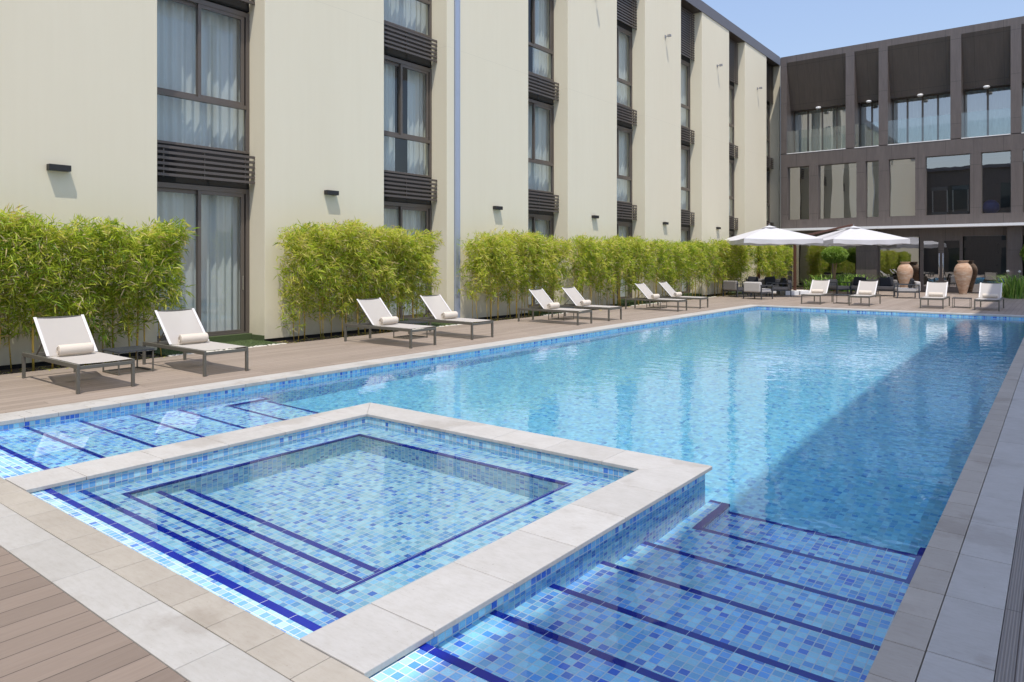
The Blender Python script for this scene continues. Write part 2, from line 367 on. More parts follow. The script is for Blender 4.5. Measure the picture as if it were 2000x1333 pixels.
for zone, (x0, x1) in (('l', (PX0, SX0)), ('r', (SX1, PX1))):
    for k, (y0, y1, z) in enumerate(STEPS):
        st.cur = 0
        zn = STEPS[k + 1][2] if k < 6 else DEEP
        if k == 5:                   # side ledges run on past this tread
            hz(st, x0, x1, y0, y1, z); wd = .16
            for (a0, a1, xi, s) in ((x0, x0 + wd, x0 + wd, 1), (x1 - wd, x1, x1 - wd, -1)):
                hz(st, a0, a1, y1, 5.67, z); wx(st, xi, y1, 5.67, DEEP, z); wy(st, 5.67, a0, a1, DEEP, z)
                nv.box(min(xi - s * .052, xi + s * .003), max(xi - s * .052, xi + s * .003), y1 - .052, 5.673, z - .05, z + .004)
                nose_x(a0, a1, 5.67, z)
            wy(st, y1, x0, x1, zn, z); nose_x(x0 + wd, x1 - wd, y1, z)
        else:
            hz(st, x0, x1, y0, y1, z); wy(st, y1, x0, x1, zn, z); nose_x(x0 + .001, x1 - .001, y1, z)
# spa
st.cur = 0
wx(st, SX0, PY0, SY1, DEEP, -.03); wx(st, SX1, PY0, SY1, DEEP, -.03); wy(st, SY1, SX0, SX1, DEEP, -.03)
spa = MB()
BZ = -.225; BX0, BX1, BY0, BY1 = -5.78, -3.19, 2.53, 4.85
wx(spa, IX0, PY0, IY1, BZ, -.03); wx(spa, IX1, PY0, IY1, BZ, -.03); wy(spa, IY1, IX0, IX1, BZ, -.03)
hz(spa, IX0, IX1, PY0, 2.08, -.035); wy(spa, 2.08, IX0, IX1, -.115, -.035); hz(spa, IX0, IX1, 2.08, 2.32, -.115); wy(spa, 2.32, IX0, IX1, BZ, -.115)
hz(spa, IX0, IX1, 2.32, BY0, BZ); hz(spa, IX0, BX0, BY0, IY1, BZ); hz(spa, BX1, IX1, BY0, IY1, BZ); hz(spa, BX0, BX1, BY1, IY1, BZ)
PZ = -.78
wx(spa, BX0, BY0, BY1, PZ, BZ); wx(spa, BX1, BY0, BY1, PZ, BZ); wy(spa, BY1, BX0, BX1, PZ, BZ)
wy(spa, BY0, BX0, BX1, -.37, BZ); hz(spa, BX0, BX1, BY0, 2.79, -.37); wy(spa, 2.79, BX0, BX1, -.52, -.37); hz(spa, BX0, BX1, 2.79, 3.03, -.52); wy(spa, 3.03, BX0, BX1, PZ, -.52)
hz(spa, BX0, BX1, 3.03, BY1, PZ)
nose_x(IX0, IX1, 2.08, -.035); nose_x(IX0, IX1, 2.32, -.115)
nv.box(BX0 - .034, BX1 + .034, BY0 - .034, BY0 + .003, BZ - .045, BZ + .004)
nv.box(BX0 - .034, BX1 + .034, BY1 - .003, BY1 + .034, BZ - .045, BZ + .004)
nv.box(BX0 - .034, BX0 + .003, BY0 + .003, BY1 - .003, BZ - .045, BZ + .004)
nv.box(BX1 - .003, BX1 + .034, BY0 + .003, BY1 - .003, BZ - .045, BZ + .004)
nose_x(BX0 + .004, BX1 - .004, 2.79, -.37); nose_x(BX0 + .004, BX1 - .004, 3.03, -.52)
steps = st.build('pool_steps', [M['tile']]); tag(steps, kind='structure')
spao = spa.build('spa_basin', [M['tile_spa']]); tag(spao, kind='structure')
nvo = nv.build('step_edging', [M['navy']]); tag(nvo, kind='structure')
for o in (basin, steps, spao, nvo): o.cycles.is_caustics_receiver = True
# water
wm = MB(); nX, nY = 1, 1
wm.quad([(PX0 - .02, PY0 - .02, ZW), (PX1 + .02, PY0 - .02, ZW), (PX1 + .02, PY1 + .02, ZW), (PX0 - .02, PY1 + .02, ZW)])
wo = wm.build('water', M['water'], smooth=True); tag(wo, kind='structure'); wo.cycles.is_caustics_caster = True

# ------------------------------------------------------------------ stone copings (slabs laid on a mortar bed)
cp = MB(); G = .0022; T = .045
def slab(x0, x1, y0, y1, mi, z1=0., z0=-.045):
    cp.cur = mi; cp.rv = rnd.random(); j = rnd.uniform(-.0006, .0006); cp.box(x0 + G, x1 - G, y0 + G, y1 - G, z0, z1 + j)
def row_x(y0, y1, x0, x1, step, mi, off=0.):
    x = x0 - off
    while x < x1: slab(max(x, x0), min(x + step, x1), y0, y1, mi); x += step
def row_y(x0, x1, y0, y1, step, mi, off=0.):
    y = y0 - off
    while y < y1: slab(x0, x1, max(y, y0), min(y + step, y1), mi); y += step
row_x(1.71, PY0 + .015, -9.22, -.46, .325, 0, .07); row_x(1.455, 1.71, -9.22, -.21, .65, 1, .18)
row_y(PX1 - .015, -.46, PY0 + .015, PY1 - .015, .325, 0, .02); row_y(-.46, -.21, 1.71, 26.25, .64, 1, .1)
row_y(-8.97, PX0 + .02, PY0 + .015, PY1 - .015, .325, 2, .1); row_y(-9.22, -8.97, PY0 + .015, 26.25, .65, 2, .3)
row_x(PY1 - .015, 26.25, -8.97, -.46, .325, 2); row_x(26.25, 26.5, -9.22, -.21, .65, 2)
copo = cp.build('pool_coping', [M['stone_beige'], M['stone_grey'], M['stone_white']], bevel=.003); tag(copo, kind='structure')
bed = MB()
bed.box(-9.23, PX0 - .002, 1.45, 26.5, -.12, -.0452); bed.box(PX1 + .002, -.20, 1.45, 26.5, -.12, -.0452)
bed.box(PX0 - .002, PX1 + .002, 1.45, PY0 - .002, -.12, -.0452); bed.box(PX0 - .002, PX1 + .002, PY1 + .002, 26.5, -.12, -.0452)
tag(bed.build('coping_bed', M['mortar']), kind='structure')
# spa rim
cp = MB()
ox0, ox1, oy1, ix0, ix1, iy1 = SX0 - .045, SX1 + .045, SY1 + .045, IX0 + .012, IX1 - .012, IY1 - .012
def pslab(pts): cp.cur = 0; cp.rv = rnd.random(); cp.prism(pts, -.028, .003 + rnd.uniform(-.0006, .0006))
ys = [PY0 + .017, 2.33, 2.93, 3.53, 4.13, 4.73]
for a, c in zip(ys[:-1], ys[1:]):
    for x0, x1 in ((ox0, ix0), (ix1, ox1)): pslab([(x0, a + G), (x1, a + G), (x1, c - G), (x0, c - G)])
pslab([(ox0, 4.73 + G), (ix0, 4.73 + G), (ix0, iy1), (ox0, oy1)]); pslab([(ix1, 4.73 + G), (ox1, 4.73 + G), (ox1, oy1), (ix1, iy1)])
xs = [-5.45, -4.85, -4.25, -3.65, -3.05]
for a, c in zip(xs[:-1], xs[1:]): pslab([(a + G, iy1), (c - G, iy1), (c - G, oy1), (a + G, oy1)])
pslab([(ix0 + G, iy1), (-5.45 - G, iy1), (-5.45 - G, oy1), (ox0 + G, oy1)]); pslab([(-3.05 + G, iy1), (ix1 - G, iy1), (ox1 - G, oy1), (-3.05 + G, oy1)])
rim = cp.build('spa_coping', [M['stone_white']], bevel=.004); tag(rim, kind='structure')
bed = MB()
bed.box(SX0 + .004, IX0 - .002, PY0, SY1 - .004, -1.3, -.029); bed.box(IX1 + .002, SX1 - .004, PY0, SY1 - .004, -1.3, -.029); bed.box(IX0 - .002, IX1 + .002, IY1 + .002, SY1 - .004, -1.3, -.029)
tag(bed.build('spa_wall_core', M['mortar']), kind='structure')

# ------------------------------------------------------------------ decks and ground
d = MB()
for x0, x1, y0, y1 in ((-12.35, -9.2215, -6, 42), (-9.2215, -2.2, 26.5015, 42), (-2.2, 1.45, 26.5015, 42)):
    d.box(x0, x1, y0, y1, -.12, -.004)
tag(d.build('timber_deck', M['deck']), kind='structure')
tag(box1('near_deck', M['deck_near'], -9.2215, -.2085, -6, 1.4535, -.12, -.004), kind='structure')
d = MB(); d.box(-.2085, 1.45, -6, 26.50, -.12, -.004); tag(d.build('ribbed_deck', M['deck_rib']), kind='structure')
g = MB(); hz(g, -60, -12.36, -60, 90, -.13); hz(g, 1.46, 80, -60, 90, -.13); hz(g, -12.36, 1.46, -60, -6.01, -.13); hz(g, -12.36, 1.46, 42.01, 90, -.13)
tag(g.build('ground', M['ground']), kind='structure')
tag(box1('planting_strip', M['soil'], -14.2, -12.356, -6, 42, -.16, -.05), kind='structure')

# ------------------------------------------------------------------ hotel wing on the left
OPEN = [(6.31, 8.55), (11.86, 14.13), (17.86, 20.12), (23.48, 25.77), (29.18, 31.49), (34.92, 37.19), (40.67, 43.05)]
hotel = thing('hotel_wing', 'long cream rendered three storey hotel wing with recessed window bays beside the pool', 'building', (-13.2, 0, 0))
def hp(m, name, mat, **k):
    o = m.build(name, mat, hotel, **k); o.location = (13.2, 0, 0); return o
XF = -13.2; XB = -14.25; TOPW = 13.25
prev = -14.
edges = [(-14., OPEN[0][0])] + [(OPEN[i][1], OPEN[i + 1][0]) for i in range(6)] + [(OPEN[6][1], 43.2)]
for k, (a, c) in enumerate(edges):
    m = MB()
    if k == 2:                       # expansion joint splits this panel
        m.box(XB, XF, a, 14.42, .02, TOPW); m.box(XB, XF, 14.67, c, .02, TOPW)
    else: m.box(XB, XF, a, c, .02, TOPW)
    hp(m, 'wall_panel', M['wall'], bevel=.006)
    m = MB(); m.box(XB + .01, XF - .04, a + .02, c - .02, -.12, .02); hp(m, 'plinth', M['void'])
m = MB(); m.box(XF - .1, XF + .012, 14.44, 14.65, .02, TOPW - .01); 
for yy in (14.445, 14.62): m.box(XF + .012, XF + .03, yy, yy + .022, .02, TOPW - .02)
hp(m, 'joint_cover', M['joint'])
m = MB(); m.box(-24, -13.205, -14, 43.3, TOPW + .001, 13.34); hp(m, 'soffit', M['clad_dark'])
m = MB(); m.box(-13.204, -13.165, -14, 43.05, 13.24, 13.74); m.box(-24, -13.205, -14, 43.3, 13.342, 13.70)
hp(m, 'roof_fascia', M['fascia'])
m = MB(); m.box(-24, -14.45, -14, 43.2, -.1, 13.24); m.box(-24, XB, -14.02, -14., -.1, 13.24); hp(m, 'wall_core', M['interior'])
m = MB()
for z in (3.35, 7.15): m.box(-14.44, -14.0, -13.9, 43.1, z, z + .5)
hp(m, 'floor_slab', M['interior'])

def make_window(y0, y1, z0, z1, zt, gap=None):
    """sliding lights above (or down to) z0 with an optional fixed light below zt; returns the window part"""
    f = MB(); x0, x1 = -13.84, -13.77
    f.box(x0, x1, y1 - .085, y1 - .001, z0, z1); f.box(x0, x1, y0 + .001, y0 + .085, z0, z1)
    f.box(x0, x1, y0 + .085, y1 - .085, z1 - .10, z1); f.box(x0, x1, y0 + .085, y1 - .085, z0, z0 + .05)
    zb = z0 + .05
    if zt: f.box(x0, x1 + .012, y0 + .085, y1 - .085, zt, zt + .085); zb = zt + .085
    ym = (y0 + y1) / 2 + .02
    # sash frames: left one sits behind, right one in front
    for (a, c, xa, xb) in ((y0 + .085, ym + .03, x0 - .03, x0 - .002), (ym - .04, y1 - .12, x0 + .012, x1 - .012)):
        f.box(xa, xb, a, a + .065, zb, z1 - .10); f.box(xa, xb, c - .075, c, zb, z1 - .10)
        f.box(xa, xb, a + .065, c - .075, z1 - .175, z1 - .10); f.box(xa, xb, a + .065, c - .075, zb, zb + .06)
    f.box(x0 - .05, x0 + .012, y1 - .12, y1 - .085, zb, z1 - .1)
    o = hp(f, 'window', M['frame'], bevel=.003)
    p = MB()
    p.quad([(x0 - .016, y0 + .15, zb + .06), (x0 - .016, ym - .045, zb + .06), (x0 - .016, ym - .045, z1 - .175), (x0 - .016, y0 + .15, z1 - .175)])
    p.quad([(x0 + .03, ym + .025, zb + .06), (x0 + .03, y1 - .195, zb + .06), (x0 + .03, y1 - .195, z1 - .175), (x0 + .03, ym + .025, z1 - .175)])
    if zt: p.quad([(x0 + .03, y0 + .085, z0 + .05), (x0 + .03, y1 - .085, z0 + .05), (x0 + .03, y1 - .085, zt), (x0 + .03, y0 + .085, zt)])
    p.build('pane', M['glass'], o)
    c = MB(); n = 110; pts = []; ph = rnd.uniform(0, 9); fr = rnd.uniform(30, 38)
    for k in range(n + 1):
        y = y0 - .05 + (y1 - y0 + .1) * k / n
        pts.append((-14.02 + .028 * math.sin(fr * y + ph + 1.3 * math.sin(2.3 * y + ph)) + .02 * math.sin(11 * y + ph), y))
    i = len(c.v)
    for x, y in pts: c.v += [(x, y, z0 - .08), (x + .006 * math.sin(40 * y), y, (z0 + z1) / 2), (x, y, z1 + .1)]
    for k in range(n):
        if gap and gap[0] < k / n < gap[1]: continue
        for q in (0, 1): c.f.append((i + 3 * k + q, i + 3 * k + 3 + q, i + 3 * k + 4 + q, i + 3 * k + 1 + q)); c.m.append(0); c.r.append(.5)
    c.build('curtain', M['curtain'], o, smooth=True)
    return o
for k, (a, c) in enumerate(OPEN):
    w0 = make_window(a, c, .10, 3.20, None)
    hd = MB(); hd.tube([(-13.80, c - .16, 1.05), (-13.765, c - .16, 1.05), (-13.765, c - .16, 1.35), (-13.80, c - .16, 1.35)], .009, 6); hd.build('door_handle', M['steel'], w0)
    make_window(a, c, 3.96, 6.98, 4.90, (.50, .68) if k == 1 else ((.3, .42) if k == 4 else None)); make_window(a, c, 7.83, 10.92, 8.74, (.42, .60) if k == 2 else None)
    m = MB(); m.box(-14.2, -13.76, a + .001, c - .001, -.1, .10); hp(m, 'door_step', M['mortar'])
    for (z0, z1, n, nm) in ((3.28, 3.92, 6, 'louver_screen'), (7.10, 7.76, 6, 'louver_screen'), (11.0, 13.2, 20, 'louver_screen')):
        m = MB(); pitch = (z1 - z0) / n
        for q in range(n):
            zc = z0 + pitch * (q + .5); m.box(-13.60, -13.56, a + .001, c + (-.002), zc - .026, zc + .026)
        for yy in (a + .3, (a + c) / 2, c - .22): m.box(-13.64, -13.602, yy, yy + .03, z0 + .02, z1 - .02)
        hp(m, nm, M['louver'])
        m = MB(); m.box(-14.2, -13.78, a + .001, c - .001, z0 - .08 if n == 6 else z0 - .08, z1 + .045 if n == 6 else z1 + .04); hp(m, 'louver_recess', M['void'])

# wall lamps and small brackets
LY = [(4.50, 'above the nearest bamboo hedge, leftmost of the row'), (10.06, 'above the second bamboo hedge from the left'), (16.1, 'just right of the blue grey wall joint'),
      (21.65, 'between the third and fourth window bays'), (27.36, 'between the fourth and fifth window bays'), (33.2, 'nearest the parasols, rightmost of the row')]
lm = MB(); lm.box(0, .12, 0, .33, 0, .10)
lamp0 = None
for k, (y, t) in enumerate(LY):
    if lamp0 is None:
        lamp0 = lm.build('wall_lamp', M['lamp_black'], bevel=.004); o = lamp0
    else: o = lamp0.copy(); COL.objects.link(o)
    o.location = (XF, y, 3.17); tag(o, 'small black wall lamp ' + t, 'wall lamp', 'black box lamps along the cream wall')
lm = MB(); lm.box(0, .03, -.05, .05, -.06, .06); lm.tube([(.03, 0, 0), (.16, 0, .02)], .015, 8); lm.box(.12, .26, -.05, .05, -.035, .055)
b0 = None
for y, t in ((21.9, 'right of the third window bay, cut by the top of the photo'), (27.6, 'high on the cream panel right of the fourth window bay'), (33.33, 'high on the cream panel right of the fifth window bay'), (39.1, 'high on the last full cream panel')):
    if b0 is None: b0 = lm.build('wall_spotlight', M['graymetal']); o = b0
    else: o = b0.copy(); COL.objects.link(o)
    o.location = (XF, y, 11.12); tag(o, 'grey bracket light ' + t, 'spotlight', 'small grey fittings high on the cream wall')

# ------------------------------------------------------------------ dark building at the far end
YB = 42.0; s_ = YB / 41.5
X = lambda x: x * s_
Z = lambda z: 1.7 + (z - 1.7) * s_
endb = thing('clad_building', 'dark timber clad building with balconies closing the far end of the pool', 'building', (-6, YB, 0))
def ep(m, name, mat, parent=None, **k):
    o = m.build(name, mat, parent or endb, **k)
    if parent is None: o.location = (6, -YB, 0)
    return o
XL, XR = -12.81, 9.0
ztop = 13.42; zo1 = Z(12.92); zo0 = Z(7.74); zm1 = Z(6.95); zm0 = Z(3.94); zc = Z(3.42)
PIL = [(XL, X(-12.33)), (X(-9.21), X(-8.77)), (X(-7.59), X(-7.16)), (X(-4.34), X(-3.88)), (X(-1.87), X(-1.45)), (X(.55), X(1.0)), (X(3.0), X(3.45)), (X(6.), X(6.45)), (8.6, XR)]
MID = [(X(-12.28), X(-11.11)), (X(-10.62), X(-8.67)), (X(-8.22), X(-7.59)), (X(-7.11), X(-5.89)), (X(-5.43), X(-3.5)), (X(-3.05), X(-1.85)), (X(-1.4), X(.4)), (X(1.0), X(2.9)), (X(3.5), X(5.6)), (X(6.2), X(8.3))]
D = .45
m = MB(); m.box(XL, XR, YB, YB + D, zo1, ztop)                                   # parapet band
m.box(XL, XR, YB, YB + D, zm1, zo0 - .035); m.box(XL, XR, YB, YB + D, zc, zm0)
ep(m, 'spandrel', M['clad'])
for (a, c) in PIL:
    m = MB(); m.box(a, c, YB, YB + 1.5, zo0, zo1 - .001); ep(m, 'pillar', M['clad'])
px = XL
for (a, c) in MID + [(XR, XR)]:
    m = MB(); m.box(px, a, YB + .002, YB + D, zm0 + .001, zm1 - .001); px = c; ep(m, 'window_pier', M['clad'])
m = MB(); m.box(XL, XR, YB + D, 56, ztop - .3, ztop - .02); m.box(XL, XR, YB + 6, 56, -.1, ztop - .3)
for z in (zo0 - .3, zc): m.box(XL, XR, YB + D, YB + 6, z - .1, z + .12)
m.box(XL - .02, XL, YB, 56, -.1, ztop - .02); m.box(XR, XR + .02, YB, 56, -.1, ztop - .02)
ep(m, 'building_core', M['interior'])
m = MB(); hz(m, XL, XR, YB + .3, YB + 6, .01); ep(m, 'lobby_floor', M['interior_floor'])
cgl = MB(); cgl.lathe([(.0, .03), (.11, .03), (.14, .0), (.14, -.05), (.10, -.085), (0, -.09)], 24)
for k in range(len(PIL) - 1):
    a, c = PIL[k][1], PIL[k + 1][0]; zb = Z(10.28)
    m = MB()                                                                      # inclined soffit panel
    m.v += [(a + .002, YB + .01, zo1 - .002), (c - .002, YB + .01, zo1 - .002), (c - .002, YB + .75, zb), (a + .002, YB + .75, zb), (a + .002, YB + 1.49, zb + .12), (c - .002, YB + 1.49, zb + .12)]
    m.f += [(0, 3, 2, 1), (3, 4, 5, 2)]; m.m += [0, 0]; m.r += [.5, .5]
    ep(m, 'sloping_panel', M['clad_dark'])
    f = MB(); yw = YB + 1.45; ztp = zb + .11
    f.box(a, c, yw, yw + .06, ztp - .09, ztp); f.box(a, c, yw, yw + .06, zo0, zo0 + .08)
    nm = 4 if c - a > 2.5 else 2
    xsn = [a + (c - a) * q / nm for q in range(nm + 1)]
    for q, xx in enumerate(xsn): f.box(max(a, xx - .045), min(c, xx + .045), yw - .01, yw + .065, zo0 + .08, ztp - .09)
    wo_ = ep(f, 'window', M['frame'])
    p = MB(); wy(p, yw + .03, a + .05, c - .05, zo0 + .08, ztp - .09); p.build('pane', M['glass_end'], wo_)
    cu = MB(); n = int((c - a) * 40); i = 0
    for q in range(n + 1):
        xx = a + (c - a) * q / n; yy = yw + .3 + .03 * math.sin(33 * xx + 1.5 * math.sin(3 * xx)); cu.v += [(xx, yy, zo0), (xx, yy, ztp + .1)]
    for q in range(n): cu.f.append((2 * q, 2 * q + 2, 2 * q + 3, 2 * q + 1)); cu.m.append(0); cu.r.append(.5)
    cu.build('curtain', M['curtain'], wo_, smooth=True)
    m = MB(); m.box(a + .01, c - .01, YB + .08, YB + .10, zo0 - .03, zo0 + 1.28); ep(m, 'glass_balustrade', M['glass_rail'])
    m = MB(); m.box(a + .001, c - .001, YB - .02, YB + .2, zo0 - .034, zo0 - .002); ep(m, 'sill', M['white'])
    o = cgl.build('ceiling_lamp', M['white'], endb, smooth=True); o.location = ((a + c) / 2 + 6, .60, Z(10.28) - .01)
for k, (a, c) in enumerate(MID):
    f = MB(); yw = YB + .22
    f.box(a, a + .03, yw, yw + .05, zm0, zm1); f.box(c - .03, c, yw, yw + .05, zm0, zm1); f.box(a + .03, c - .03, yw, yw + .05, zm0, zm0 + .03); f.box(a + .03, c - .03, yw, yw + .05, zm1 - .03, zm1)
    wo_ = ep(f, 'window', M['frame']); p = MB(); wy(p, yw + .025, a + .03, c - .03, zm0 + .03, zm1 - .03); p.build('pane', M['glass_end'], wo_)
# canopy over the ground floor
m = MB(); m.box(XL, XR, YB - 1.0, YB + D, zc - .13, zc - .001); ep(m, 'entrance_canopy', M['concrete_white'])
m = MB(); m.box(XL, XR, YB + .05, YB + .4, Z(2.86), zc - .131); ep(m, 'header_band', M['clad'])
GP = [(X(-8.62), X(-7.62)), (X(-1.99), X(-1.4)), (X(2.5), X(3.1)), (X(-12.66), X(-12.2))]
for a, c in GP:
    m = MB(); m.box(a, c, YB - .35, YB + .3, -.1, zc - .131); ep(m, 'ground_pillar', M['clad'])
# glazed front
gx = [X(-12.2), X(-11.2), X(-9.9), X(-8.62)]
fr = MB(); yg = YB + .12
for xx in (X(-12.17), X(-9.9), X(-7.59), X(-3.86), X(-2.02), X(.4), X(2.47)): fr.box(xx - .03, xx + .03, yg - .03, yg + .05, .02, Z(2.86))
fr.box(X(-12.2), XR, yg - .03, yg + .05, -.02, .06)
gf = ep(fr, 'glazing_frame', M['frame'])
p = MB()
for a, c in ((X(-12.17), X(-9.9)), (X(-9.9), X(-8.62)), (X(-7.59), X(-5.72)), (X(-3.80), X(-2.02)), (X(-1.37), X(.4)), (X(.4), X(2.47)), (3.2, 9.)): p = MB(); wy(p, yg + .01, a + .03, c - .03, .06, Z(2.86)); p.build('pane', M['glass_end'], gf)
df = MB(); da, dm, dc = X(-5.69), X(-4.75), X(-3.82)
zt = Z(2.86)
df.box(da, da + .16, yg - .06, yg + .08, 0, zt); df.box(dc - .14, dc, yg - .06, yg + .08, 0, zt); df.box(da + .16, dc - .14, yg - .06, yg + .08, zt - .22, zt)
df.box(dm - .12, dm + .12, yg - .05, yg + .06, .10, zt - .22); df.box(da + .16, dc - .14, yg - .04, yg + .06, .02, .30)
do = ep(df, 'double_door', M['clad'])
for a, c in ((da + .16, dm - .12), (dm + .12, dc - .14)): p = MB(); wy(p, yg, a, c, .3, zt - .22); p.build('pane', M['glass_end'], do)
for sx in (-.085, .085):
    h = MB(); h.tube([(dm + sx, yg - .05, .75), (dm + sx, yg - .11, .78), (dm + sx, yg - .11, 2.02), (dm + sx, yg - .05, 2.05)], .022, 10); h.build('door_handle', M['steel'], do, smooth=True)
# gym machines glimpsed behind the middle storey glass
def gym(x):
    t = thing('treadmill', 'grey and white treadmill behind the dark middle storey window, ' + x[1], 'exercise machine', (x[0], YB + 1.6, zm0 + .02), 0, 'exercise machines upstairs')
    m = MB(); m.box(-.35, .35, -.8, .8, 0, .18); m.build('belt_deck', M['char_metal'], t, bevel=.02)
    for sx in (-.33, .33):
        m = MB(); m.bar((sx, -.55, .15), (sx, -.7, 1.35), .07, .05, (1, 0, 0)); m.build('upright', M['light_cushion'], t)
    m = MB(); m.box(-.36, .36, -.80, -.66, 1.3, 1.5); m.build('console', M['char_metal'], t, bevel=.02)
for x in ((X(-4.9), 'left one'), (X(-4.0), 'right one')): gym(x)
bl = MB(); bl.lathe([(.38 * math.sin(math.pi * q / 14), .38 - .38 * math.cos(math.pi * q / 14)) for q in range(15)], 24)
tag(bl.build('exercise_ball', simple('blue rubber', (.02, .05, .35), .3), None, (X(-2.75), YB + 1.5, zm0 + .02), smooth=True), 'dark blue exercise ball behind the rightmost middle storey window', 'ball')

# ------------------------------------------------------------------ outside the frame: roof added to throw the shade, rear wing mirrored in windows
def side_wing(name, label, x0, x1, y0, y1, h, face):
    t = thing(name, label, 'building', ((x0 + x1) / 2, (y0 + y1) / 2, 0)); L = (-(x0 + x1) / 2, -(y0 + y1) / 2, 0)
    m = MB(); m.box(x0 + (.35 if face == 'x' else 0), x1, y0, y1 - (.35 if face == 'y' else 0), -.1, h - .4); o = m.build('wall', M['clad'], t); o.location = L
    m = MB(); m.box(x0, x1, y0, y1, h - .399, h); o = m.build('roof_fascia', M['fascia'], t); o.location = L
    a0, a1 = (y0, y1) if face == 'x' else (x0, x1); q = a0 + 1.5
    while q < a1 - 3:
        for z0, z1 in ((.1, 3.1), (4., 6.9), (7.8, 10.8)):
            if z1 > h - .6: continue
            m = MB()
            if face == 'x': wx(m, x0 + .345, q, q + 2.2, z0, z1)
            else: wy(m, y1 - .345, q, q + 2.2, z0, z1)
            o = m.build('window', M['glass_dark'], t); o.location = L
        q += 5.7
M['glass_dark'] = NT('dark window glass').pr(Base_Color=(.03, .04, .045), Roughness=.06)
t = thing('added_shade_roof', 'unseen high flat roof on slim posts, added at right to throw the long shadow', 'canopy', (3.5, 11, 0))  # added shadow caster, open beneath to let more skylight into the shade
m = MB(); m.box(-1.98, 1.6, -26, 27, 13.0, 13.42); m.build('roof', M['concrete_white'], t)
for k in range(7): m = MB(); m.box(1.2, 1.5, -25 + k * 8, -24.7 + k * 8, -.13, 13.0); m.build('post', M['fascia'], t)
side_wing('rear_wing', 'dark clad hotel wing behind the viewpoint, mirrored in the far windows', -24, 11, -30, -17, 13.0, 'y')

